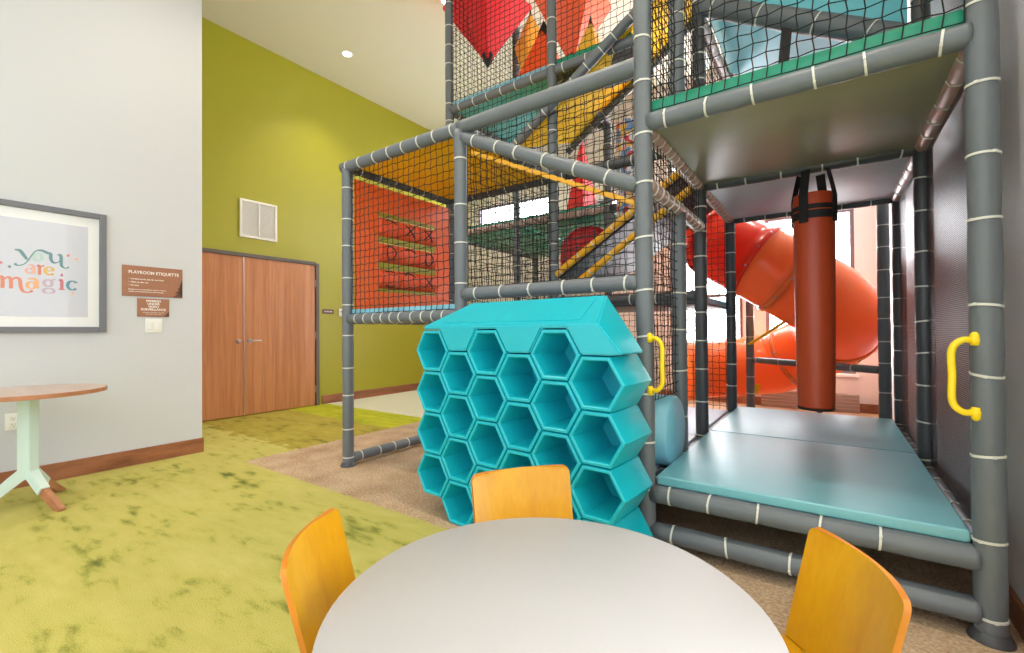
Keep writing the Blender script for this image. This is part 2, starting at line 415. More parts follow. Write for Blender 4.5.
bm = bmesh.new(); vs = [bm.verts.new(p) for p in ((.0088, .07, -.076), (.0088, .112, -.076), (.0088, .112, -.03))]; bm.faces.new(vs); bmobj('mountain_motif', bm, M['sign_dark'], s2)
# light switch
s3 = tag(empty('light_switch', (W_U, 1.422, 1.165)), 'white double rocker light switch below the brown signs', 'light switch')
box('wall_plate', (0, -.06, -.06), (.006, .06, .06), M['white_plastic'], s3, .002, 2)
for y in (-.024, .024): box('rocker', (.005, y - .017, -.034), (.011, y + .017, .034), M['white_plastic'], s3, .002, 2)
# outlet
s4 = tag(empty('power_outlet', (W_U, .605, .477)), 'white double power outlet on the wall behind the round cafe table', 'power outlet')
box('wall_plate', (0, -.042, -.06), (.006, .042, .06), M['white_plastic'], s4, .002, 2)
for z in (-.022, .022):
    rcp = box('receptacle', (.005, -.017, z - .016), (.009, .017, z + .016), M['white_plastic'], s4, .004, 2)
    bm = bmesh.new()
    for y in (-.007, .007): add_box(bm, (.0092, y, z + .004), (.001, .0025, .009))
    add_box(bm, (.0092, 0, z - .009), (.001, .005, .005)); bmobj('slots', bm, M['slot_dark'], rcp)
# room sign + small white plate beside the doors
s5 = tag(empty('room_sign', (G_U, 4.1, 1.415)), 'small brown room name sign on the green wall right of the doors', 'sign')
box('sign_plate', (0, -.095, -.035), (.008, .095, .035), M['sign_dark'], s5, .002, 1)
text_on_x('lettering', [('PLAYROOM', .03, 0, -.01, .0004, 'CENTER', .85)], M['sign_white'], s5, .0085)
s6 = tag(empty('thermostat', (G_U, 4.34, 1.405)), 'small white thermostat on the green wall beside the room sign', 'thermostat')
box('housing', (0, -.055, -.06), (.022, .055, .06), M['white_plastic'], s6, .006, 2)
box('display', (.0215, -.03, .0), (.023, .03, .032), M['grille'], s6)

# framed print
fr = tag(empty('framed_print', (W_U, .56, 1.58)), 'wide slate framed print reading you are magic on the white wall', 'picture')
bm = bmesh.new(); A, B, w = .545, .47, .042   # half sizes
for s in (-1, 1):
    add_box(bm, (.016, s * (A - w / 2), 0), (.032, w, 2 * B), None, .003, 1); add_box(bm, (.016, 0, s * (B - w / 2)), (.0315, 2 * A - 2 * w, w), None, .003, 1)
bmobj('frame', bm, M['picture_frame'], fr)
box('mat_board', (.002, -A + w * .5, -B + w * .5), (.012, A - w * .5, B - w * .5), M['picture_mat'], fr)
box('print_sheet', (.0115, -.437, -.353), (.0130, .437, .353), M['print'], fr)
def inkm(n, c): return mat(n, c, 0.5)
ink = dict(tealg=inkm('ink_teal', rgb(112, 150, 158)), mint=inkm('ink_mint', rgb(176, 206, 200)), pink=inkm('ink_pink', rgb(226, 176, 168)), gold=inkm('ink_gold', rgb(226, 184, 110)),
           coral=inkm('ink_coral', rgb(222, 142, 120)), peach=inkm('ink_peach', rgb(236, 178, 130)), lil=inkm('ink_lilac', rgb(196, 176, 196)), rose=inkm('ink_rose', rgb(206, 124, 140)), blue=inkm('ink_blue', rgb(96, 146, 168)))
LV = .56; LZ = 1.58
def ribbon(pts, ws, per=7):
    P = spline([(p[0], p[1], w) for p, w in zip(pts, ws)], per)
    V, F = [], []
    for i, p in enumerate(P):
        q0 = P[max(i - 1, 0)]; q1 = P[min(i + 1, len(P) - 1)]
        d = Vector((q1.x - q0.x, q1.y - q0.y)); d.normalize() if d.length else None
        n = Vector((-d.y, d.x)) * max(p.z * .72, .0013)
        for s, x in ((1, .0130), (-1, .0130), (-1, .0142), (1, .0142)): V.append((x, p.x - LV + n.x * s, p.y - LZ + n.y * s))
    for i in range(len(P) - 1):
        for j in range(4): F.append((4 * i + j, 4 * i + (j + 1) % 4, 4 * i + 4 + (j + 1) % 4, 4 * i + 4 + j))
    F += [(0, 1, 2, 3), tuple(4 * (len(P) - 1) + j for j in (3, 2, 1, 0))]
    return V, F
def letter(strokes, col):
    V, F = merge([([(v[0] + .0004 * k, v[1], v[2]) for v in rb[0]], rb[1]) for k, rb in enumerate(ribbon(p, w) for p, w in strokes)]); return meshobj('letter', V, F, ink[col], fr)
T, H = .013, .005
letter([([(.605, 1.703), (.632, 1.70), (.652, 1.668), (.668, 1.640)], [H, T, T, T * .8]),
        ([(.775, 1.700), (.742, 1.716), (.712, 1.708), (.690, 1.672), (.672, 1.632), (.650, 1.603), (.622, 1.592), (.606, 1.604)], [T, T * .8, H, H, H, H, H * 1.2, T])], 'tealg')
def oval(cx, cy, rx, ry, wt, wh, a0=0, a1=360, n=12):
    pts, ws = [], []
    for i in range(n + 1):
        a = math.radians(a0 + (a1 - a0) * i / n); pts.append((cx + rx * math.cos(a), cy + ry * math.sin(a))); ws.append(wh + (wt - wh) * abs(math.cos(a)))
    return pts, ws
letter([oval(.722, 1.665, .022, .029, T, H)], 'mint')
letter([([(.768, 1.700), (.788, 1.698), (.790, 1.66), (.803, 1.634), (.828, 1.638), (.842, 1.660)], [H, T, T, T * .8, H, H]),
        ([(.824, 1.694), (.843, 1.692), (.846, 1.65), (.848, 1.615), (.868, 1.598), (.888, 1.608)], [H, T, T, T * .9, H, T * .7])], 'tealg')
letter([oval(.681, 1.560, .018, .018, T * .8, H), ([(.672, 1.603), (.692, 1.602), (.702, 1.585), (.703, 1.55), (.712, 1.538)], [H, T * .7, T * .9, T * .9, H])], 'pink')
letter([([(.716, 1.598), (.730, 1.598), (.731, 1.535)], [H, T * .9, T * .9]), ([(.731, 1.580), (.742, 1.600), (.756, 1.602)], [H, H, T * .9])], 'coral')
letter([oval(.783, 1.568, .022, .028, T, H, 10, 330), ([(.762, 1.566), (.806, 1.572)], [H, H])], 'gold')
letter([([(.532, 1.500), (.548, 1.500), (.549, 1.425)], [H, T, T]), ([(.549, 1.480), (.572, 1.503), (.588, 1.490), (.590, 1.425)], [H, T * .7, T, T]),
        ([(.590, 1.480), (.612, 1.503), (.632, 1.490), (.637, 1.44), (.648, 1.408), (.675, 1.402), (.696, 1.416)], [H, T * .7, T, T, T * .8, H, T])], 'coral')
letter([oval(.690, 1.455, .022, .024, T, H), ([(.672, 1.500), (.702, 1.505), (.717, 1.485), (.718, 1.45), (.728, 1.432)], [H, T * .7, T, T, H])], 'peach')
letter([oval(.776, 1.478, .022, .024, T, H), ([(.795, 1.500), (.815, 1.510)], [H, T * .7]), oval(.780, 1.420, .030, .018, T * .8, H)], 'lil')
letter([([(.832, 1.503), (.848, 1.502), (.849, 1.437)], [H, T, T]), ([(.832, 1.435), (.866, 1.435)], [H, H]), ([(.849, 1.535), (.849, 1.557)], [T * .9, T * .3])], 'rose')
letter([oval(.908, 1.470, .027, .034, T, H, 40, 320), ([(.931, 1.498), (.931, 1.490)], [T * .8, T * .6])], 'blue')
for (y, z, c) in ((.884, 1.697, 'coral'), (.930, 1.675, 'peach'), (.911, 1.408, 'peach'), (.582, 1.579, 'tealg'), (.541, 1.603, 'rose')):
    V = [(.0142, y - LV + dx, z - LZ + dz) for dx, dz in ((0, .012), (-.010, 0), (0, -.012), (.010, 0))]
    V += [(.0129, a, b_) for _, a, b_ in V[:4]]
    F = [(0, 1, 2, 3)] + [(i, 4 + i, 4 + (i + 1) % 4, (i + 1) % 4) for i in range(4)]
    meshobj('diamond_accent', V, F, ink[c], fr)

# ------------------------------------------------------------ recessed ceiling lights
lamp_em, nt, b = newmat('lamp_glow')
b.inputs['Base Color'].default_value = (1, 1, 1, 1); b.inputs['Emission Color'].default_value = (1, .9, .75, 1); b.inputs['Emission Strength'].default_value = 12
def downlight(x, y, label, power=90):
    t = tag(empty('recessed_downlight', (x, y, CEIL)), label, 'ceiling light', 'recessed lights in the white ceiling')
    bm = bmesh.new(); n = 28
    prof = [(.055, -.001), (.085, -.004), (.09, -.001)]
    rings = [[bm.verts.new((r * math.cos(2 * PI * j / n), r * math.sin(2 * PI * j / n), z)) for j in range(n)] for r, z in prof]
    for a, b_ in zip(rings, rings[1:]):
        for j in range(n): bm.faces.new((a[j], a[(j + 1) % n], b_[(j + 1) % n], b_[j]))
    bmobj('trim_ring', bm, M['white_plastic'], t, 1.0)
    tube('lens', [(0, 0, -.003), (0, 0, -.001)], .055, lamp_em, t, 24)
    ld = bpy.data.lights.new('downlight_beam', 'SPOT'); ld.energy = power; ld.color = (1, .90, .78); ld.spot_size = math.radians(105); ld.spot_blend = .8; ld.shadow_soft_size = .05
    lo = bpy.data.objects.new('downlight_beam', ld); COL.objects.link(lo); lo.parent = t; lo.location = (0, 0, -.02)
downlight(-5.545, 3.89, 'round recessed ceiling light nearest the green wall')
downlight(-3.69, 3.95, 'round recessed ceiling light just left of the tall grey play post')

for k, (x, y) in enumerate([(-1.84, 3.95), (0.0, 3.95), (-1.84, 1.6), (0.0, 1.6), (-3.69, 1.6), (-1.84, 6.3), (-3.69, 6.3), (-5.54, 6.3), (0.0, 6.3)]):  # extra downlights added as fill, to brighten the depth of the play area
    where = ['above the middle bay', 'above the right bay', 'above the front of the middle bay', 'above the low white table side of the right bay', 'above the open green floor',
             'above the slide entrance', 'above the far green deck', 'above the far green wall corner', 'above the spiral slide'][k]
    downlight(x, y, 'added fill downlight in the ceiling ' + where)
# ------------------------------------------------------------ play structure
PS = tag(empty('play_structure', (-1.4, 2.28, 0)), 'tall indoor climbing frame of grey padded posts with black nets and coloured decks', 'play structure')
PSL = Vector(PS.location)
PR, RR = .045, .042
tie_list = []
def pad(name, p0, p1, r=PR, m='pad', ties=.27, t0=.06, n=20, off=0):
    p0 = Vector(p0); p1 = Vector(p1); L = (p1 - p0).length; a, b_, d = frame_axes(p1 - p0)
    tp = []
    if ties:
        s = t0 + random.uniform(0, .04)
        while s < L - .05:
            tp.append(s); s += ties * random.uniform(.8, 1.15)
    ss = [0.0]; step = .05; s = step
    while s < L: ss.append(s); s += step
    ss = [s for s in ss if all(abs(s - t) > .022 for t in tp)] + [L]
    for t in tp: ss += [t - .014, t, t + .014]
    ss = sorted(set(round(max(0, min(L, x)), 5) for x in ss))
    V, F = [], []
    ph = random.uniform(0, 6)
    for s in ss:
        dm = min([abs(s - t) for t in tp] or [1])
        rr = r * (1 - .07 * math.exp(-(dm / .02) ** 2)) * (1 + .012 * math.sin(s * 9 + ph))
        for j in range(n):
            t = 2 * PI * j / n
            rj = rr * (1 + .008 * math.sin(3 * t + s * 7 + ph))
            V.append(p0 + d * s + (a * math.cos(t) + b_ * math.sin(t)) * rj - PSL)
    for i in range(len(ss) - 1):
        for j in range(n): F.append((i * n + j, i * n + (j + 1) % n, (i + 1) * n + (j + 1) % n, (i + 1) * n + j))
    F.append(tuple(range(n))[::-1]); F.append(tuple((len(ss) - 1) * n + j for j in range(n)))
    o = meshobj(name, V, F, M[m], PS, True)
    for t in tp: tie_list.append((o, p0 + d * t, d, r * .965))
    return o
U0, U1, U2, U3 = -3.25, -2.01, -.77, .455
V0, V1, V2, V3 = 2.28, 3.52, 4.76, 6.0
TOP = 4.98
for (u, v, z0, z1) in [(U0, V0, 0, 2.44), (U1, V0, 0, 2.44), (U2, V0, 0, TOP), (U3, V0, 0, TOP), (U0, V1, 0, TOP), (U1, V1, 0, TOP), (U2, V1, 0, TOP), (U3, V1, 0, TOP),
                       (U0, V2, 0, TOP), (U1, V2, 0, 3.4), (U2, V2, 0, TOP), (U3 + .01, V2, 0, TOP), (U0, V3, 0, 2.44), (U1, V3, 0, 2.44), (U2, V3, 0, 2.44),
                       (-4.49, V2, 0, 2.44), (-4.49, 7.2, 0, 2.44), (.385, 5.0, 0, 3.4)]:
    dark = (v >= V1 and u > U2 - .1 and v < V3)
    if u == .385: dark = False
    pad('padded_post', (u, v, z0), (u, v, z1), PR, 'pad_dark' if dark else 'pad', .27 if v < 3 else .22)
pad('padded_post', (U2, 2.93, .28), (U2, 2.93, 1.83)); pad('padded_post', (U2, 2.93, 2.2), (U2, 2.93, 3.9))
# post shoes
for (u, v) in ((U0, V0), (U3, V0)):
    bm = bmesh.new(); n = 24; prof = [(0, 0), (.062, 0), (.062, .008), (.05, .03), (.047, .034), (0, .034)]
    rings = [[bm.verts.new((u - PSL.x + r * math.cos(2 * PI * j / n), v - PSL.y + r * math.sin(2 * PI * j / n), z)) for j in range(n)] for r, z in prof[1:-1]]
    for a_, b_ in zip(rings, rings[1:]):
        for j in range(n): bm.faces.new((a_[j], a_[(j + 1) % n], b_[(j + 1) % n], b_[j]))
    bm.faces.new(rings[0][::-1]); bm.faces.new(rings[-1]); bmobj('post_shoe', bm, M['pad_dark'], PS, .8)
def railU(u0, u1, v, z, z1=None, m='pad', ties=.2, r=RR, t0=.08):
    z1 = z if z1 is None else z1; s = .03; k = (z1 - z) / (u1 - u0)
    return pad('padded_rail', (u0 + s, v, z + k * s), (u1 - s, v, z1 - k * s), r, m, ties, t0)
def railV(v0, v1, u, z, m='pad', ties=.2, r=RR):
    return pad('padded_rail', (u, v0 + .03, z), (u, v1 - .03, z), r, m, ties, .08)
# left bay
pad('padded_rail', (U0 - .05, V0, 2.46), (U1, V0, 2.46), RR + .004, 'pad', .19)
pad('padded_rail', (U1, V0, 2.46), (U2 - .03, V0, 2.46), RR + .004, 'pad', 0)
railV(V0, V1, U0, 2.46, 'pad_dark'); railV(V0, V1, U1, 2.46); railU(U0, U1, V1, 2.46, m='pad_dark')
railU(U0, U1, V0, 1.205, ties=.12); railV(V0, V1, U0, 1.205); railV(V0, V1, U1, 1.205); railU(U0, U1, V1, 1.205)
railV(V0, V1, U0, .06)
# middle bay
railU(U1, U2, V0, 1.345, ties=.2); railU(U1, U2, V0, 2.40, 1.83, ties=.2); railV(V0, V1, U2, 1.85, 'pad_pink', .1)
railU(U1, U2, V1, 1.345, m='pad_dark'); railU(U1, U2, V1, 2.46, m='pad_dark')
# right bay low
railU(U2, U3, V0, .278, ties=.22, r=.045); railU(U2, U3, V0, .092, ties=.26, r=.045)
for u in (U2, U3): railV(V0, V1, u, .278, 'pad_dark'); railV(V1, V2, u, .278, 'pad_dark')
railU(U2, U3, V1, .27, m='pad_dark'); railU(U2, U3, V2, .27, m='pad_dark')
# right bay upper level
railU(U2, U3, V0, 2.153, ties=.21, r=.045)
for (v0, v1) in ((V0, V1), (V1, V2)):
    for u in (U2, U3): railV(v0, v1, u, 2.153, 'pad_pink', .22 if u == U3 else .1)
railU(U2, U3, V1, 2.15, m='pad_dark'); railU(U2, U3, V2, 2.15, m='pad_dark')
# second level
railU(U0, U1, V1, 3.42, ties=.2); railU(U1, -1.22, V1, 3.42, ties=.22); railV(V1, V2, U0, 3.42); railV(V1, V2, U1, 3.42); railU(U0, U1, V2, 3.42, m='pad_dark')
railV(V1, V2, U2, 3.42, 'pad_pink', .12)
# inclined ramp rails
pad('padded_rail', (-2.4, V1 - .09, 2.78), (-.82, V1 - .09, 3.83), .042, 'pad', .16)
pad('padded_rail', (-2.4, V2 - .22, 3.11), (-.95, V2 - .22, 4.11), .042, 'pad', .16)
pad('padded_rail', (U2 + .03, V1, 3.48), (U3 - .04, V1, 2.80), .07, 'pad', .33)
# far left second row
railU(-4.49, U0, V2, 2.46, m='pad_pink'); railU(U0, U1, V2, 2.46, m='pad_pink'); railU(U1, U2, V2, 2.46, m='pad_dark'); pad('padded_rail', (-4.49, V2, 2.46), (-4.49, 7.2, 2.46), RR, 'pad', .2)
# cross rail before the slide
pad('padded_rail', (U2 + .04, V3 - .03, .74), (.355, 5.0, .74), .035, 'pad', .4)
pad('padded_rail', (U2, V3, .15), (-.85, 6.5, .15), .035, 'pad', .3)

def part(o): return o
def lbox(name, lo, hi, m, bevel=.01, mats=None):
    lo = Vector(lo) - PSL; hi = Vector(hi) - PSL
    return box(name, lo, hi, m, PS, bevel)
def quadpad(name, p, th, m):   # slab from 4 corners (top), thickness along the normal
    P = [Vector(q) - PSL for q in p]; n = (P[1] - P[0]).cross(P[3] - P[0]).normalized() * th
    V = P + [q - n for q in P]; F = [(0, 1, 2, 3), (7, 6, 5, 4)] + [(i, 4 + i, 4 + (i + 1) % 4, (i + 1) % 4) for i in range(4)]
    bm = bmesh.new(); vs = [bm.verts.new(v) for v in V]
    for f in F: bm.faces.new([vs[i] for i in f])
    bmesh.ops.recalc_face_normals(bm, faces=bm.faces); bmesh.ops.bevel(bm, geom=list(bm.edges), offset=.006, segments=2, affect='EDGES')
    return bmobj(name, bm, m, PS, .6)
# decks and pads
def deck(u0, u1, v0, v1, z, under, top, th=.045, ov=.0):
    d = lbox('deck_board', (u0 + .03, v0 + .02, z - .01), (u1 - .03, v1 - .02, z + .012), M[under], .004)
    p = lbox('deck_pad', (u0 + .035, v0 + .005 - ov, z + .014), (u1 - .035, v1 - .01, z + .014 + th), M[top], .012)
deck(U2, U3, V0, V1, 2.155, 'under_green', 'mat_green', .095)
deck(U2, U3, V1, V2, 2.155, 'under_blue', 'mat_blue')
deck(U0, U1, V0, V1, 1.215, 'under_blue', 'mat_blue', .055)
deck(U0, U1, V0, V1, 2.475, 'yellow_vinyl', 'yellow_vinyl', .03)
deck(U0, U1, V1, V2, 3.43, 'sky_blue', 'mat_blue', .06)
deck(U1, -1.25, V1, 4.1, 3.43, 'pad_dark', 'mat_green', .07)
deck(-4.49, U0, V2, V3, 2.46, 'mat_green', 'mat_green', .06); deck(U0, U1, V2, V3, 2.46, 'mat_green', 'mat_green', .06)
deck(-4.49, U0, V3, 7.2, 2.46, 'mat_green', 'mat_green', .06)
deck(U1, U2, V1, V2, 1.30, 'pad_dark', 'mat_blue', .05)
deck(U1, U2, V0, V1, .26, 'pad_dark', 'under_blue', .05); deck(U1, U2, V1, V2, .26, 'pad_dark', 'under_blue', .05)
# ramps
quadpad('ramp', [(-2.36, V1 - .03, 2.83), (-.80, V1 - .03, 3.87), (-.80, V2 - .16, 4.36), (-2.36, V2 - .16, 3.26)], .04, M['yellow_vinyl'])
quadpad('ramp', [(U2 + .05, V1 + .07, 3.55), (U3 - .06, V1 + .07, 2.87), (U3 - .06, V2 - .1, 2.87), (U2 + .05, V2 - .1, 3.55)], .04, M['sky_blue'])
quadpad('ramp_side_wall', [(U2 + .05, V1 + .03, 4.45), (U3 - .06, V1 + .03, 3.77), (U3 - .06, V1 + .03, 2.86), (U2 + .05, V1 + .03, 3.54)], .05, M['sky_blue'])
quadpad('webbing_strap', [(-.235, V1 - .02, 3.16), (-.175, V1 - .02, 3.13), (-.205, V1 - .02, 2.80), (-.265, V1 - .02, 2.82)], .005, M['black'])
quadpad('webbing_strap', [(-.205, V1 - .02, 2.80), (-.265, V1 - .02, 2.82), (-.30, V1 - .02, 2.24), (-.24, V1 - .02, 2.24)][::-1], .005, M['black'])
quadpad('ramp', [(-2.0, V1 + .04, 1.60), (-.80, V1 + .04, 2.38), (-.80, V2 - .06, 2.38), (-2.0, V2 - .06, 1.60)], .05, M['pad_dark'])
pad('yellow_edge_roll', (-2.02, V1 + .0, 1.57), (-.83, V1 + .0, 2.34), .03, 'yellow_trim', .2)
pad('yellow_edge_roll', (-1.86, V1 + .0, 1.45), (-.83, V1 + .0, 2.15), .03, 'yellow_trim', .2)
# thin yellow band under the sloping front rail
quadpad('edge_band', [(-1.93, V0 + .03, 2.30), (-.82, V0 + .03, 1.775), (-.82, V0 + .03, 1.745), (-1.93, V0 + .03, 2.27)], .02, M['yellow_trim'])
# red crawl tunnel mouth
def ring_tube(name, p0, p1, r, th, m, n=36):
    p0 = Vector(p0) - PSL; p1 = Vector(p1) - PSL; a, b_, d = frame_axes(p1 - p0); V, F = [], []
    prof = [(p0, r), (p1, r), (p1, r - th), (p0, r - th)]
    for p, rr in prof:
        for j in range(n): V.append(p + (a * math.cos(2 * PI * j / n) + b_ * math.sin(2 * PI * j / n)) * rr)
    for i in range(4):
        for j in range(n): F.append((i * n + j, i * n + (j + 1) % n, ((i + 1) % 4) * n + (j + 1) % n, ((i + 1) % 4) * n + j))
    return meshobj(name, V, F, m, PS, True)
ring_tube('crawl_tunnel', (-2.36, 5.0, 2.02), (-2.62, 5.45, 2.02), .34, .02, M['red_vinyl'])
tube('tunnel_drum', [Vector((-2.40, 5.06, 2.02)) - PSL, Vector((-2.44, 5.13, 2.02)) - PSL], .318, M['red_vinyl'], PS, 32)
# nets
def net(o, a, b_, la, lb, cell=.056, r=.0030, amp=.0035):
    o = Vector(o) - PSL; a = Vector(a).normalized(); b_ = Vector(b_).normalized()
    nx = max(2, round(la / cell)); ny = max(2, round(lb / cell)); V, F = [], []
    nrm = a.cross(b_).normalized()
    ph = random.uniform(0, 6)
    def P(i, j):
        sg = 1 if (i + j) % 2 else -1
        x = la * i / nx; y = lb * j / ny
        bx = 0 < i < nx; by = 0 < j < ny
        return o + a * (x + (amp * (1 if j % 2 else -1) if bx else 0)) + b_ * (y + (sg * amp * 1.3 if by else 0)) + nrm * (.006 * math.sin(i * .7 + ph) * math.sin(j * .6 + ph))
    def strand(p, q, rr):
        d = (q - p).normalized(); s = nrm; t = d.cross(s).normalized(); k = len(V)
        for w in (p, q):
            for c in range(3):
                an = 2 * PI * c / 3; V.append(w + (s * math.cos(an) + t * math.sin(an)) * rr)
        for c in range(3): F.append((k + c, k + (c + 1) % 3, k + 3 + (c + 1) % 3, k + 3 + c))
    for i in range(nx + 1):
        for j in range(ny): strand(P(i, j), P(i, j + 1), r)
    for j in range(ny + 1):
        for i in range(nx): strand(P(i, j), P(i + 1, j), r)
    for i in range(1, nx):
        for j in range(1, ny):   # knots
            p = P(i, j); k = len(V); q = r * 1.7
            for dv in ((a * q), (b_ * q), (-a * q), (-b_ * q), nrm * q, -nrm * q): V.append(p + dv)
            for f in ((0, 1, 4), (1, 2, 4), (2, 3, 4), (3, 0, 4), (1, 0, 5), (2, 1, 5), (3, 2, 5), (0, 3, 5)): F.append(tuple(k + x for x in f))
    return meshobj('safety_net', V, F, M['net'], PS)
X, Y, Z = (1, 0, 0), (0, 1, 0), (0, 0, 1)
e = .05
net((U0 + e, V0, 1.25), X, Z, 1.14, 1.17)                       # left bay front
net((U1 + e, V0 + .01, 1.39), X, Z, 1.14, 1.03)                       # middle bay front
net((U1, V0 + e, 1.25), Y, Z, 1.14, 1.17)                       # left bay inner side
net((U2, V0 + e, .72), Y, Z, .56, 1.09)                         # beside the entrance
net((U2, V0 + e, 1.9), Y, Z, 1.14, .22)
net((U2 + e, V0 - .02, 2.2), X, Z, 1.13, 1.3)                         # right bay upper front
net((U0 + e, V1 - .02, 3.44), X, Z, 1.14, 1.5)
net((U1 + e, V1 - .02, 3.44), X, Z, 1.14, 1.5)
net((U0 + e, V1, 1.25), X, Z, 1.14, 1.17)
net((U1 + e, V1, 1.39), X, Z, 1.14, 1.03)
net((U1 + e, V1, 2.5), X, Z, 1.14, .88, .056)
net((U0 + e, V1, 2.5), X, Z, 1.14, .88, .056)
net((U1 + e, V2, 2.5), X, Z, 1.14, .95)
net((U0, V1 + e, 3.44), Y, Z, 1.14, 1.5, .06)
net((U0 + e, V2, 3.44), X, Z, 1.14, 1.5, .06)
net((U1 + e, V2, .3), X, Z, 1.14, 2.1, .06)
net((U0 + e, V2, .3), X, Z, 1.14, 2.1, .06)
net((U2, V1 + e, 2.25), Y, Z, 1.14, 1.15, .06)
net((U2, V0 + e, 2.25), Y, Z, 1.14, 1.15, .06)
net((U2, V1 + e, 3.5), Y, Z, 1.14, 1.4, .06)
# fine mesh screens along the right wall
def screen(v0, v1, z0, z1): return lbox('mesh_screen', (U3 + .01, v0, z0), (U3 + .0115, v1, z1), M['screen'], 0)
screen(V0 + .03, V1, .30, 2.12); screen(V1, V2, .30, 2.12); screen(V0 + .03, V1, 2.2, 3.5)
# tic tac toe panel
tt = lbox('tic_tac_toe_panel', (U0 + .02, 2.33, 1.28), (U0 + .035, 3.47, 2.39), M['panel_orange'], .002)
bpy.data.objects.remove(tt)
pu = U0 + .02
tt = wall_holes('tic_tac_toe_panel', 2.33, 3.47, -.0, .015, 1.28, 2.37, [(2.56, 3.26, 1.45, 2.15)], M['panel_orange'])
for v in tt.data.vertices: v.co = Vector((pu + v.co.y, v.co.x, v.co.z)) - PSL
tt.parent = PS
rows = [2.03, 1.80, 1.57]; cols = [2.69, 2.92, 3.155]
for z in (2.147, 1.917, 1.687, 1.457):
    lbox('divider_bar', (pu - .03, 2.56, z - .022), (pu + .012, 3.26, z + .022), M['olive_edge'], .003).parent = tt
marks = [['arcT', 'X', 'X'], ['O', 'arcT', 'O'], ['arcB', 'arcT', 'X']]
def mark_strokes(k):
    if k == 'X': return [[(-.055, .05), (.055, -.05)], [(.055, .055), (-.06, -.045)]]
    if k == 'O': return [[(.05 * math.cos(a), .06 * math.sin(a)) for a in [2 * PI * i / 14 for i in range(15)]]]
    if k == 'arcT': return [[(-.06, .048), (-.02, .068), (.02, .06), (.06, .035)]]
    return [[(-.05, .06), (.0, .07), (.05, .062)], [(-.05, -.06), (0, -.07), (.05, -.06)]]
for i, z in enumerate(rows):
    for j, v in enumerate(cols):
        V, F = tube_data([(0, -.112, 0), (0, -.106, 0), (0, .106, 0), (0, .112, 0)], [.082, .09, .09, .082], 28)
        parts = [(V, F)]; nf = len(F)
        for st in mark_strokes(marks[i][j]):
            pts = []
            for s in range(len(st) - 1):
                for k in range(5):
                    y = st[s][0] + (st[s + 1][0] - st[s][0]) * k / 5; zz = st[s][1] + (st[s + 1][1] - st[s][1]) * k / 5; pts.append((y, zz))
            pts.append(st[-1])
            parts.append(tube_data([(math.sqrt(max(.0001, .09 ** 2 - zz * zz)) + .0005, y, zz) for y, zz in pts], .0065, 6))
        V, F = merge(parts)
        o = meshobj('game_tile', [Vector(q) + Vector((pu - .05, v, z)) - PSL for q in V], F, None, tt, True, None, [M['tile_orange'], M['black']], [0] * nf + [1] * (len(F) - nf))
        try: o.data.set_sharp_from_angle(angle=.8)
        except Exception: pass
# grab handles
def handle(u, s, v=V0 - .015):
    x0 = u + s * (PR - .006); x1 = u + s * (PR + .05); z0, z1 = .80, 1.055
    pth = spline([(x0, v - .01, z1), (x0 + s * .03, v - .02, z1), (x1, v - .02, z1 - .035), (x1, v - .02, (z0 + z1) / 2), (x1, v - .02, z0 + .035), (x0 + s * .03, v - .02, z0), (x0, v - .01, z0)], 6)
    V, F = tube_data([p - PSL for p in pth], .0115, 14)
    parts = [(V, F)]
    for z, k in ((z1, 1), (z0, -1)):
        parts.append(tube_data([Vector((x0 - s * .006, v - .012, z + k * d_)) - PSL for d_ in (-.018, .0, .022, .03)], [.013, .016, .014, .006], 12))
    V, F = merge(parts); return meshobj('grab_handle', V, F, M['yellow_handle'], PS, True)
handle(U2, 1); handle(U3, -1)
# foam roller beside the entrance
rol = tube('foam_roller', [(p[0] - PSL.x, p[1] - PSL.y, p[2]) for p in ((-1.93, 2.66, .52), (-1.92, 2.66, .52), (-.735, 2.66, .52), (-.72, 2.66, .52))], [.18, .2, .2, .185], M['mat_blue'], PS, 40)
# cable ties: nearest hundred are their own pieces
def tie_data(r, d, c, n=20):
    a, b_, d = frame_axes(d); V, F = [], []
    for i in range(n):
        t = 2 * PI * i / n; w = a * math.cos(t) + b_ * math.sin(t)
        for (rr, s) in ((r - .002, -.0042), (r + .0026, -.0042), (r + .0026, .0042), (r - .002, .0042)): V.append(c + w * rr + d * s)
    for i in range(n):
        for j in range(4):
            k = (i + 1) % n; F.append((4 * i + j, 4 * i + (j + 1) % 4, 4 * k + (j + 1) % 4, 4 * k + j))
    return V, F
def size_px(c):
    w = c - CAMLOC; z = w.dot(CF)
    if z < .3: return -1
    x = 512 + FPX * w.dot(CR) / z; y = 326.5 - FPX * w.dot(CU) / z
    if not (-10 < x < 1034 and -10 < y < 663): return -1
    return 1 / z
tie_list.sort(key=lambda t: -size_px(t[1]))
for o, c, d, r in tie_list[:100]:
    dd = (d + Vector([random.uniform(-.12, .12) for _ in range(3)])).normalized()
    V, F = tie_data(r, dd, c - PSL)
    side = (CAMLOC - c); side -= dd * side.dot(dd); side.normalize(); side.rotate(Matrix.Rotation(random.uniform(-1.2, 1.2), 3, dd))
    hb = bmesh.new(); add_box(hb, (0, 0, 0), (.010, .006, .010), None)
    k = len(V); hv = [v.co.copy() for v in hb.verts]; hf = [tuple(v.index for v in f.verts) for f in hb.faces]; hb.free()
    a_ = dd.cross(side).normalized(); V += [c - PSL + side * (r + .003) + a_ * q.x + side * q.y + dd * q.z for q in hv]; F += [tuple(k + x for x in f) for f in hf]
    meshobj('cable_tie', V, F, M['tie'], o)
V, F = merge([tie_data(r, d, c - PSL, 14) for o, c, d, r in tie_list[100:] ])
o = meshobj('cable_ties', V, F, M['tie'], PS); o['kind'] = 'stuff'

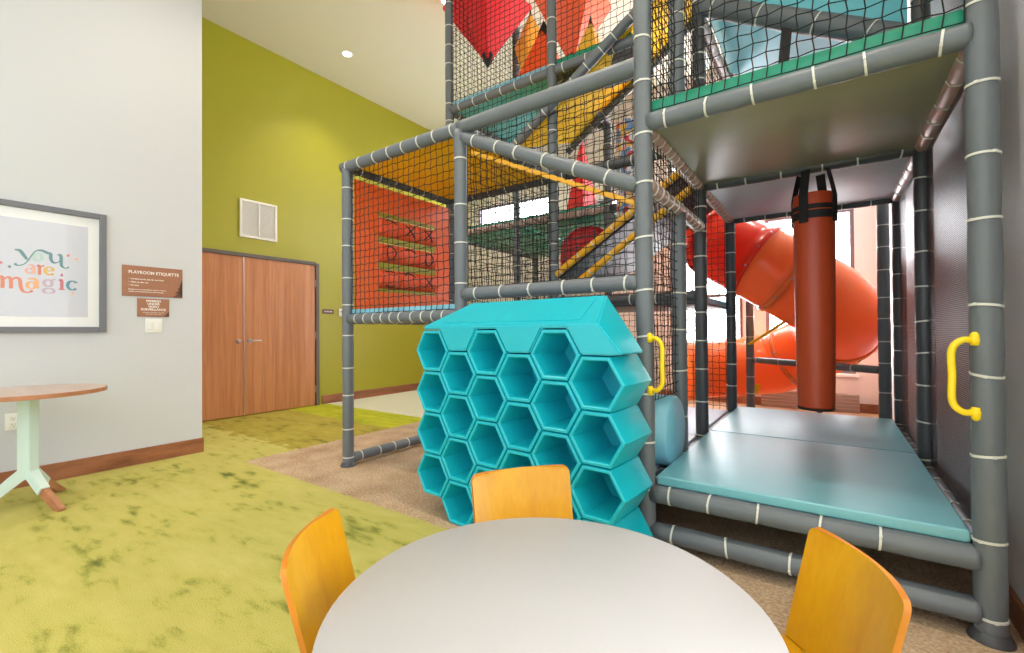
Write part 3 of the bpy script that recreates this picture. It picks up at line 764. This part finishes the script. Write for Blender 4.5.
# ------------------------------------------------------------ floor mats in the entrance bay
def flmat(lo, hi, label, m='mat_teal'):
    o = box('floor_mat', lo, hi, M[m], None, .014, 3); return tag(o, label, 'mat')
flmat((U2 + .05, V0 + .0, .322), (U3 - .045, V1 - .005, .37), 'teal vinyl floor mat at the front edge of the low play deck')
flmat((U2 + .05, V1 + .005, .322), (U3 - .045, V2 - .005, .37), 'paler teal vinyl floor mat under the hanging punching bag, towards the windows')

# ------------------------------------------------------------ punching bag
bg = tag(empty('punching_bag', (-.075, V1, .572)), 'long rust red cylindrical punching bag hanging from black straps', 'punching bag')
def lathe(name, prof, m, parent, n=40, loc=(0, 0, 0), smooth=.7):
    bm = bmesh.new(); rings = []
    for r, z in prof:
        if r < 1e-5: rings.append([bm.verts.new((loc[0], loc[1], z + loc[2]))])
        else: rings.append([bm.verts.new((loc[0] + r * math.cos(2 * PI * j / n), loc[1] + r * math.sin(2 * PI * j / n), z + loc[2])) for j in range(n)])
    for a_, b_ in zip(rings, rings[1:]):
        for j in range(n):
            k = (j + 1) % n
            if len(a_) == 1 and len(b_) == 1: continue
            if len(a_) == 1: bm.faces.new((a_[0], b_[j], b_[k]))
            elif len(b_) == 1: bm.faces.new((a_[j], a_[k], b_[0]))
            else: bm.faces.new((a_[j], a_[k], b_[k], b_[j]))
    return bmobj(name, bm, m, parent, smooth)
lathe('bag_body', [(0, .02), (.092, .02), (.101, .03), (.105, .2), (.11, .6), (.114, 1.0), (.117, 1.34), (.112, 1.39), (0, 1.405)], M['bag'], bg)
lathe('bottom_seam', [(.0, .008), (.096, .008), (.102, .014), (.1025, .022), (.08, .024)], M['black'], bg)
for z, h in ((1.225, .05), (1.283, .03)):
    lathe('band', [(.114, z), (.1205, z), (.1205, z + h), (.114, z + h)], M['black'], bg)
for k in range(4):
    an = PI / 4 + k * PI / 2 + .35
    c, s = math.cos(an), math.sin(an); w = Vector((-s, c, 0)) * .027
    pts = [(.1215, 1.20), (.1215, 1.37), (.11, 1.43), (.085, 1.54)]
    V, F = [], []
    for r, z in pts:
        for sg in (1, -1):
            for q in (0, .004): V.append(Vector((c * (r + q), s * (r + q), z)) + w * sg)
    for i in range(len(pts) - 1):
        a0 = 4 * i; b0 = a0 + 4
        F += [(a0, a0 + 2, b0 + 2, b0), (a0 + 1, b0 + 1, b0 + 3, a0 + 3), (a0, b0, b0 + 1, a0 + 1), (a0 + 2, a0 + 3, b0 + 3, b0 + 2)]
    meshobj('strap', V, F, M['black'], bg)

# ------------------------------------------------------------ honeycomb climber
HC = tag(empty('honeycomb_climber', (-1.945, 1.934, 0), math.atan2(-.076, 1.112)), 'turquoise plastic honeycomb climbing wall of open hexagons under a sloping cap', 'climbing wall')
S = .246; PITCH = .2185; R6 = S / math.sqrt(3)
def hexpts(cx, cz, r, y, kx=PITCH / (S * .866)): return [Vector((cx + r * kx * math.cos(math.radians(60 * k)), y, cz + r * math.sin(math.radians(60 * k)))) for k in range(6)]
def hexcell(cx, cz, dep=.30):
    loops = [(.95, dep), (.985, dep - .02), (.985, .012), (.965, .003), (.93, 0), (.86, 0), (.83, .004), (.81, .014), (.70, dep - .04)]
    V, F = [], []
    for s, y in loops: V += hexpts(cx, cz, R6 * s, y)
    for i in range(len(loops) - 1):
        for k in range(6): F.append((6 * i + k, 6 * i + (k + 1) % 6, 6 * i + 6 + (k + 1) % 6, 6 * i + 6 + k))
    F.append(tuple(range(6))); n = len(loops) - 1; F.append(tuple(6 * n + k for k in range(6))[::-1])
    bm = bmesh.new(); vs = [bm.verts.new(v) for v in V]
    for f in F: bm.faces.new([vs[i] for i in f])
    # round the corner edges that run front to back
    bmesh.ops.recalc_face_normals(bm, faces=bm.faces)
    return bmobj('hexagon_cell', bm, M['teal'], HC, .35)
for c in range(6):
    for k in range(4): hexcell(c * PITCH, (S if c % 2 == 0 else S / 2) + k * S)
def prism(name, poly, y0, y1, m, parent, bevel=.008, skew=None):
    bm = bmesh.new(); f = [bm.verts.new((x, y0, z)) for x, z in poly]
    b2 = [bm.verts.new(((x, y1, z) if not skew else skew(x, y1, z))) for x, z in poly]
    bm.faces.new(f); bm.faces.new(b2[::-1]); n = len(poly)
    for i in range(n): bm.faces.new((f[i], b2[i], b2[(i + 1) % n], f[(i + 1) % n]))
    bmesh.ops.recalc_face_normals(bm, faces=bm.faces)
    if bevel: bmesh.ops.bevel(bm, geom=list(bm.edges), offset=bevel, segments=2, affect='EDGES', clamp_overlap=True)
    return bmobj(name, bm, m, parent, .5)
kx = PITCH / (S * .866); rx = R6 * kx
# half cells under the even columns
for c in (2, 4):
    cx = c * PITCH; g = .97
    prism('base_filler', [(cx - rx * g * .5, S / 2 - .004), (cx + rx * g * .5, S / 2 - .004), (cx + rx * .95, .002), (cx - rx * .95, .002)], 0.02, .29, M['teal'], HC)
# sloping cap: front edge level with the top of the even columns, ridge at the back
zt = S * 4.5; zo = S * 4
x5 = 5 * PITCH
capf = [(-rx * .45, zt + .012)]
low = []
for c in (1, 3):
    low += [(c * PITCH - PITCH + rx * .5, zt + .004), (c * PITCH - rx * .5, zo + .004), (c * PITCH + rx * .5, zo + .004), (c * PITCH + PITCH - rx * .5, zt + .004)]
low += [(4 * PITCH + rx * .5, zt + .004), (x5 - rx * .5, zo + .004), (x5 + rx * .5, zo + .004), (x5 + rx * .9, zo + .01)]
front = [(-rx * .5, zt + .004)] + low + [(x5 + rx * .1, zt + .022), (-rx * .5, zt + .022)]
bm = bmesh.new()
fv = [bm.verts.new((x, .0, z)) for x, z in front]
bk = [(.15, 1.285), (x5 - .10, 1.285), (x5 + rx * 1.0, zo + .05)]
yb = .235
nlow = len(front) - 2
bl = [bm.verts.new((x, yb, z)) for x, z in front[:nlow]]
r1 = bm.verts.new((.12, yb, 1.275)); r2 = bm.verts.new((x5 - .06, yb, 1.275))
bm.faces.new(fv)
tr, tl = fv[-2], fv[-1]
bm.faces.new((tl, tr, r2, r1)); bm.faces.new((tl, r1, bl[0])); bm.faces.new((tl, bl[0], fv[0]))
bm.faces.new((tr, fv[nlow - 1], r2)); bm.faces.new((fv[nlow - 1], bl[nlow - 1], r2))
for i in range(nlow - 1): bm.faces.new((fv[i], fv[i + 1], bl[i + 1], bl[i]))
bm.faces.new([r1, r2] + bl[::-1])
bmesh.ops.recalc_face_normals(bm, faces=bm.faces)
bmesh.ops.bevel(bm, geom=[e_ for e_ in bm.edges if e_.calc_face_angle(0) > .3], offset=.007, segments=2, affect='EDGES', clamp_overlap=True)
bmobj('sloping_cap', bm, M['teal'], HC, .5)
# raised panel on the slope
def on_slope(x, t): return (x, t * yb, zt + .022 + (1.275 - zt - .022) * t)
P = [on_slope(.07, .12), on_slope(x5 - .09, .12), on_slope(x5 - .10, .86), on_slope(.17, .86)]
nrm = (Vector(P[1]) - Vector(P[0])).cross(Vector(P[3]) - Vector(P[0])).normalized()
V = [Vector(p) + nrm * .0035 for p in P] + [Vector(p) - nrm * .002 for p in P]
meshobj('grip_panel', V, [(0, 1, 2, 3)] + [(i, 4 + i, 4 + (i + 1) % 4, (i + 1) % 4) for i in range(4)], M['teal'], HC)
# right foot
prism('side_foot', [(x5 + rx * .45, S * .02), (x5 + rx * .98, S * .5), (x5 + rx * 1.05, S * .3), (x5 + rx * 1.25, .002), (x5 + rx * .5, .002)], .05, .28, M['teal'], HC, .005)

# ------------------------------------------------------------ spiral slide
SLC = Vector((-.60, 6.0)); SR, ST = .70, .38
sl = tag(empty('spiral_slide', (SLC.x, SLC.y, 0)), 'big red and orange spiral tube slide by the tall windows', 'slide')
dirn = lambda ph: Vector((math.cos(math.radians(35 + ph)), math.sin(math.radians(35 + ph))))
def hel(ph):   # ph -90 near, 0 right, 90 far
    z = 1.50 - (1.05 if ph > -90 else 1.45) * (ph + 90) / 180
    if ph > 55: z = hel(55).z - .0016 * (ph - 55)
    d = dirn(ph) * SR
    return Vector((d.x, d.y, max(z, .46)))
def tube_seg(a0, a1, name, m, extra=None):
    n = max(4, int((a1 - a0) / 5)); P = [hel(a0 + (a1 - a0) * i / n) for i in range(n + 1)]
    if extra: P += extra
    V, F = tube_data(P, ST, 40, cap=False)
    Vi, Fi = tube_data(P, ST - .012, 40, cap=False)
    V2, F2 = merge([(V, F), (Vi, [f[::-1] for f in Fi])]); k = len(V); q = len(P) - 1
    for j in range(40):
        F2.append((j, (j + 1) % 40, k + (j + 1) % 40, k + j)); F2.append((q * 40 + j, k + q * 40 + j, k + q * 40 + (j + 1) % 40, q * 40 + (j + 1) % 40))
    return meshobj(name, V2, F2, m, sl, True)
def flange(ph, m):
    c = hel(ph); d = (hel(ph + 1) - hel(ph - 1)).normalized()
    V, F = tube_data([c - d * .026, c + d * .026], ST + .018, 40, cap=False); Vi, Fi = tube_data([c - d * .026, c + d * .026], ST - .002, 40, cap=False)
    V2, F2 = merge([(V, F), (Vi, [f[::-1] for f in Fi])]); k = len(V)
    for j in range(40):
        F2.append((j, k + j, k + (j + 1) % 40, (j + 1) % 40)); F2.append((40 + j, 40 + (j + 1) % 40, k + 40 + (j + 1) % 40, k + 40 + j))
    fo = meshobj('flange', V2, F2, m, sl, True)
    a, b_, _ = frame_axes(d); parts = []
    for k in range(12):
        an = 2 * PI * k / 12 + .2; w = a * math.cos(an) + b_ * math.sin(an)
        parts.append(tube_data([c + w * (ST + .017), c + w * (ST + .026)], .011, 8))
    for V, F in parts: meshobj('bolt', V, F, M['steel'], fo)
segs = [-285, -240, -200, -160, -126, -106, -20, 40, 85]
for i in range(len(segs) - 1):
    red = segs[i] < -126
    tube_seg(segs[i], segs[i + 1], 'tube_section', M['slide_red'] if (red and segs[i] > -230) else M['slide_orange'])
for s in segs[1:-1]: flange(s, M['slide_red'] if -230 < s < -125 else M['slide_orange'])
# exit run
p = hel(85); d2_ = dirn(175); ex = [p + Vector((d2_.x, d2_.y, 0)) * q for q in (.0, .2, .4, .6, .75)]
for k, q in enumerate(ex): q.z = p.z - .01 * k
V, F = tube_data(ex, [ST, ST, ST, ST + .005, ST + .03], 40, cap=False); Vi, Fi = tube_data(ex, [ST - .012] * 4 + [ST + .015], 40, cap=False)
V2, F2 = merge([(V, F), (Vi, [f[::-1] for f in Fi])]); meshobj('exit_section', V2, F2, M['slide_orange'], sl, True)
# yellow brackets and edge strip
def bar(name, a, b_, w, t, m, parent):
    a = Vector(a); b_ = Vector(b_); x, y, d = frame_axes(b_ - a); bm = bmesh.new()
    rot = Matrix((x, y, d)).transposed().to_4x4(); add_box(bm, (a + b_) / 2, (w, t, (b_ - a).length), rot, min(w, t) * .2, 1); return bmobj(name, bm, m, parent)
def onhel(ph, el, r=ST + .022):   # point on the tube skin; el measured from outward horizontal, up
    c = hel(ph); o2 = dirn(ph); el = math.radians(el)
    return c + Vector((o2.x * math.cos(el), o2.y * math.cos(el), math.sin(el))) * r
bar('bracket', onhel(-100, -5), onhel(-100, -50), .075, .012, M['yellow_handle'], sl)
bar('bracket', onhel(-100, -46), (U2 - SLC.x + .0, V3 - SLC.y - .04, .92), .05, .012, M['yellow_handle'], sl)
bar('bracket', onhel(76, -150), onhel(76, -120), .06, .012, M['yellow_handle'], sl)
strip = [onhel(a, -62) for a in range(-30, 41, 5)]
V, F = tube_data(strip, .014, 8); meshobj('edge_strip', V, F, M['yellow_trim'], sl, True)
tube('support_leg', [(.68 - .0, -.86, 0), (.68, -.86, .72)] if False else [hel(10) * 1 - Vector((0, 0, ST)) , Vector((hel(10).x, hel(10).y, 0))], .03, M['pad'], sl, 14)

# low louvred cabinet under the window
gr = tag(empty('convector_cover', (-.25, REAR - .10, 0)), 'low taupe louvred heater cover under the far window', 'heater')
box('casing', (-.56, -.0, 0), (.56, .08, .24), M['grille'], gr, .006)
bm = bmesh.new()
for k in range(5): add_box(bm, (0, -.004, .035 + k * .045), (1.1, .012, .032), Matrix.Rotation(.25, 4, 'X'))
bmobj('louvres', bm, M['grille'], gr)

# ------------------------------------------------------------ hanging foam shapes on the upper level
def diamond(name, c, hw, up, dn, m, label, rz=0, twist=0, tilt=0):
    t = tag(empty(name, c, rz), label, 'foam shape', 'foam shapes hanging in the upper level'); t.rotation_euler = (0, tilt, rz)
    bm = bmesh.new(); T_ = bm.verts.new((0, 0, up)); B_ = bm.verts.new((0, 0, -dn)) if dn > .05 else None
    ring = [bm.verts.new((hw * math.cos(PI / 2 * k), hw * math.sin(PI / 2 * k), 0)) for k in range(4)]
    for k in range(4):
        bm.faces.new((ring[k], ring[(k + 1) % 4], T_))
        if B_: bm.faces.new((ring[(k + 1) % 4], ring[k], B_))
    if not B_: bm.faces.new(ring[::-1])
    bmesh.ops.recalc_face_normals(bm, faces=bm.faces); bmesh.ops.bevel(bm, geom=list(bm.edges), offset=.012, segments=2, affect='EDGES')
    bmobj('foam_body', bm, m, t, .5)
    for z, s in ((up, 1), (-dn, -1)):
        if s < 0 and not B_: continue
        bm = bmesh.new(); k = 8; a_ = hw * .16
        tip = bm.verts.new((0, 0, z + s * .03)); rr = [bm.verts.new((a_ * (1 if j % 2 else 1.1) * math.cos(2 * PI * j / k), a_ * math.sin(2 * PI * j / k), z - s * (.10 if j % 2 else .17))) for j in range(k)]
        for j in range(k): bm.faces.new((tip, rr[j], rr[(j + 1) % k]))
        bmobj('tip_cap', bm, M['black'], t)
    return t
diamond('foam_diamond', (-3.16, 4.06, 4.80), .53, .20, .68, M['red_vinyl'], 'red foam diamond hanging at the upper left of the nets', .6)
diamond('foam_pyramid', (-2.50, 4.20, 3.50), .46, .93, 0, M['orange_vinyl'], 'orange foam pyramid standing point up between the red and orange diamonds', .75)
diamond('foam_diamond', (-2.08, 4.05, 4.42), .46, .5, .70, M['orange_vinyl'], 'orange foam diamond hanging point down over the green pad', .9)
diamond('foam_diamond', (-2.92, 4.60, 4.55), .21, .42, .80, M['gold_vinyl'], 'yellow foam diamond partly hidden behind the red one', .3)
diamond('foam_pyramid', (-1.82, 3.92, 3.53), .24, .52, 0, M['gold_vinyl'], 'small yellow foam pyramid at the right end of the green pad', .7)

diamond('foam_pyramid', (-2.62, 5.35, 2.54), .24, 1.15, 0, M['red_vinyl'], 'tall narrow red foam pyramid deep inside the nets above the green deck', .5)
# patterned roller behind the front netting
pm, nt, b = newmat('confetti_vinyl'); b.inputs['Roughness'].default_value = .5
tcx = nt.nodes.new('ShaderNodeTexCoord'); vo = nt.nodes.new('ShaderNodeTexVoronoi'); vo.inputs['Scale'].default_value = 22; nt.links.new(tcx.outputs['Object'], vo.inputs['Vector'])
sx = nt.nodes.new('ShaderNodeSeparateColor'); nt.links.new(vo.outputs['Color'], sx.inputs[0]); cr = nt.nodes.new('ShaderNodeValToRGB'); cr.color_ramp.interpolation = 'CONSTANT'
cr.color_ramp.elements[0].color = rgb(230, 222, 226); cr.color_ramp.elements[1].position = .85; cr.color_ramp.elements[1].color = rgb(210, 60, 70)
for p_, c_ in ((.3, rgb(110, 150, 200)), (.5, rgb(236, 190, 90)), (.68, rgb(226, 170, 180))):
    k_ = cr.color_ramp.elements.new(p_); k_.color = c_
nt.links.new(sx.outputs[0], cr.inputs[0]); nt.links.new(cr.outputs[0], b.inputs['Base Color'])
pr = tag(empty('foam_roller', (-1.52, 4.18, 2.05)), 'confetti patterned upright foam roller behind the front netting', 'foam roller')
lathe('roller_body', [(0, .0), (.13, .0), (.15, .02), (.15, 1.0), (.13, 1.02), (0, 1.02)], pm, pr)
# ------------------------------------------------------------ round play table and chairs
TC = Vector((-.4986, .825)); TR, TZ = .453, .52
tb = tag(empty('round_table', (TC.x, TC.y, 0)), 'low round white play table in the foreground', 'table')
lathe('tabletop', [(0, TZ - .028), (TR - .012, TZ - .028), (TR - .002, TZ - .02), (TR, TZ - .012), (TR, TZ - .004), (TR - .005, TZ), (0, TZ)], M['table_white'], tb, 96)
lathe('column', [(0, .03), (.038, .03), (.038, TZ - .05), (.11, TZ - .035), (.11, TZ - .028), (0, TZ - .028)], M['chrome'], tb, 32)
lathe('pedestal_base', [(0, 0), (.26, 0), (.262, .006), (.24, .016), (.06, .03), (0, .032)], M['chrome'], tb, 48)
def shell(name, rows, th, m, me_, parent):
    # rows: list of lists of Vector (grid); thickness along averaged normals, edge material separate
    nr, nc = len(rows), len(rows[0]); nm = []
    for i in range(nr):
        for j in range(nc):
            a = rows[min(i + 1, nr - 1)][j] - rows[max(i - 1, 0)][j]; b_ = rows[i][min(j + 1, nc - 1)] - rows[i][max(j - 1, 0)]
            nm.append(a.cross(b_).normalized() * th / 2)
    flat = [p for r in rows for p in r]; V = [p + n for p, n in zip(flat, nm)] + [p - n for p, n in zip(flat, nm)]; K = nr * nc; F = []; mi = []
    for i in range(nr - 1):
        for j in range(nc - 1):
            a = i * nc + j; q = (a, a + 1, a + nc + 1, a + nc); F.append(q); F.append(tuple(K + x for x in q[::-1])); mi += [0, 0]
    loop = [j for j in range(nc)] + [i * nc + nc - 1 for i in range(1, nr)] + [(nr - 1) * nc + j for j in range(nc - 2, -1, -1)] + [i * nc for i in range(nr - 2, 0, -1)]
    for a, b_ in zip(loop, loop[1:] + loop[:1]): F.append((b_, a, K + a, K + b_)); mi.append(1)
    o = meshobj(name, V, F, None, parent, True, None, [m, me_], mi)
    bm = bmesh.new(); bm.from_mesh(o.data); bmesh.ops.recalc_face_normals(bm, faces=bm.faces); bm.to_mesh(o.data); bm.free()
    try: o.data.set_sharp_from_angle(angle=.8)
    except Exception: pass
    return o
def rounded_w(s, r=.03, h=.25, w=.17):   # half width at distance s from the top edge
    if s < r: return w - r + math.sqrt(max(0, r * r - (r - s) ** 2))
    return w
def make_chair(label, loc, rz, hw=.177):
    c = tag(empty('play_chair', loc, rz), label, 'chair', 'yellow plywood chairs round the low white table')
    # local: sitter faces +y; back is at -y
    SH = .31; rows = []
    zs = [.602, .600, .597, .592, .585, .575, .56, .53, .50, .46, .42, .38, .35, .325]
    for z in zs:
        w = rounded_w(.602 - z, .022, w=hw) - (.602 - z) * .03; y0 = -.17 - (z - .31) * .25
        rows.append([Vector((w * k / 6, y0 + .034 * (k / 6) ** 2 * (w / .17), z)) for k in range(-6, 7)])
    shell('backrest', rows, .011, M['chair_yellow'], M['chair_edge'], c)
    rows = []
    for i in range(13):
        y = .17 - .33 * i / 12; e_ = min(i, 12 - i) / 2; w = .168 - (.02 * (1 - min(1, e_)) if i < 6 else .012 * (1 - min(1, e_)))
        zz = SH - (.02 * (max(0, y - .12) / .05) ** 2) + .008 * abs(y / .17) ** 2
        rows.append([Vector((w * k / 6, y, zz - .004 + .006 * (k / 6) ** 2)) for k in range(-6, 7)])
    shell('seat', rows, .011, M['chair_yellow'], M['chair_edge'], c)
    for sx in (-1, 1):
        tube('leg', spline([(sx * .13, .11, SH - .012), (sx * .145, .125, SH - .03), (sx * .165, .15, .12), (sx * .17, .155, .008)], 5), .0095, M['chrome'], c, 12)
        tube('leg', spline([(sx * .12, -.135, SH - .014), (sx * .13, -.15, SH - .03), (sx * .16, -.19, .12), (sx * .165, -.2, .008)], 5), .0095, M['chrome'], c, 12)
    tube('seat_frame', [(-.13, -.15, SH - .02), (-.13, .11, SH - .02), (.13, .11, SH - .02), (.13, -.15, SH - .02)], .008, M['chrome'], c, 10, True)
    return c
def seat_place(p0, p1, label, hw=.177):   # top corners of the backrest (left, right seen by the sitter side)
    p0 = Vector(p0); p1 = Vector(p1); mid = (p0 + p1) / 2; n = Vector((-(p1 - p0).y, (p1 - p0).x)).normalized()
    if n.dot(TC - mid) < 0: n = -n
    rz = math.atan2(n.y, n.x) - PI / 2
    off = .17 + (.6 - .31) * .25 - .036
    o = mid + n * off
    make_chair(label, (o.x, o.y, 0), rz, hw)
seat_place((-1.011, 1.203), (-.797, 1.484), 'yellow plywood chair on the far side of the white table, before the honeycomb', .184)
seat_place((-1.153, .768), (-.941, .504), 'yellow plywood chair left of the white table, on the green carpet')
seat_place((-.042, 1.378), (.110, 1.088), 'yellow plywood chair right of the white table, before the low play deck', .168)

# ------------------------------------------------------------ round cafe table
ct = tag(empty('cafe_table', (-4.2, .60, 0)), 'round walnut cafe table on a mint three legged base by the white wall', 'table')
lathe('tabletop', [(0, .712), (.365, .712), (.373, .716), (.373, .736), (.369, .74), (0, .74)], M['cafe_top'], ct, 72)
lathe('edge_band', [(.372, .7125), (.3755, .714), (.3755, .738), (.372, .7395)], M['cafe_edge'], ct, 72)
camdir = math.atan2(-.597, 4.13)
for k in range(3):
    an = math.radians(20 + 120 * k)
    rt = Matrix.Rotation(an, 4, 'Z'); w = .062
    # blade: column third + splayed foot, ends in wood
    def blade(prof, th, m, name):
        bm = bmesh.new(); L1 = [bm.verts.new(rt @ Vector((x, -th / 2, z))) for x, z in prof]; L2 = [bm.verts.new(rt @ Vector((x, th / 2, z))) for x, z in prof]
        bm.faces.new(L1); bm.faces.new(L2[::-1]); n = len(prof)
        for i in range(n): bm.faces.new((L1[i], L2[i], L2[(i + 1) % n], L1[(i + 1) % n]))
        bmesh.ops.recalc_face_normals(bm, faces=bm.faces); bmesh.ops.bevel(bm, geom=list(bm.edges), offset=.003, segments=2, affect='EDGES'); return bmobj(name, bm, m, ct, .5)
    lg = blade([(.0, .71), (.05, .71), (.05, .235), (.155, .13), (.122, .085), (.02, .175), (0, .18)], .05, M['mint'], 'pedestal_leg')
    blade([(.1555, .1295), (.31, .012), (.305, .0), (.255, .0), (.1225, .0845)], .038, M['cafe_edge'], 'wooden_foot')

# ------------------------------------------------------------ world, camera
w = bpy.data.worlds.new('daylight'); SC.world = w; w.use_nodes = True
bg_ = w.node_tree.nodes['Background']; bg_.inputs['Color'].default_value = (.93, .96, 1, 1); 
wn = w.node_tree; tcw = wn.nodes.new('ShaderNodeTexCoord'); spw = wn.nodes.new('ShaderNodeSeparateXYZ'); wn.links.new(tcw.outputs['Generated'], spw.inputs[0])
mr = wn.nodes.new('ShaderNodeMapRange'); mr.interpolation_type = 'SMOOTHSTEP'; mr.inputs['From Min'].default_value = 0.0; mr.inputs['From Max'].default_value = .8
mr.inputs['To Min'].default_value = 1.5; mr.inputs['To Max'].default_value = 13.0
wn.links.new(spw.outputs['Y'], mr.inputs['Value']); wn.links.new(mr.outputs[0], bg_.inputs['Strength'])
cam = bpy.data.cameras.new('camera'); co = bpy.data.objects.new('camera', cam); COL.objects.link(co)
co.matrix_world = Matrix(((CR.x, CU.x, -CF.x, CAMLOC.x), (CR.y, CU.y, -CF.y, CAMLOC.y), (CR.z, CU.z, -CF.z, CAMLOC.z), (0, 0, 0, 1)))
cam.sensor_width = 36; cam.lens = FPX / 1024 * 36; cam.clip_start = .05
SC.camera = co
SC.view_settings.view_transform = 'Standard'; SC.view_settings.look = 'None'; SC.view_settings.gamma = 1; SC.view_settings.use_curve_mapping = False
SC.view_settings.exposure = 0.5
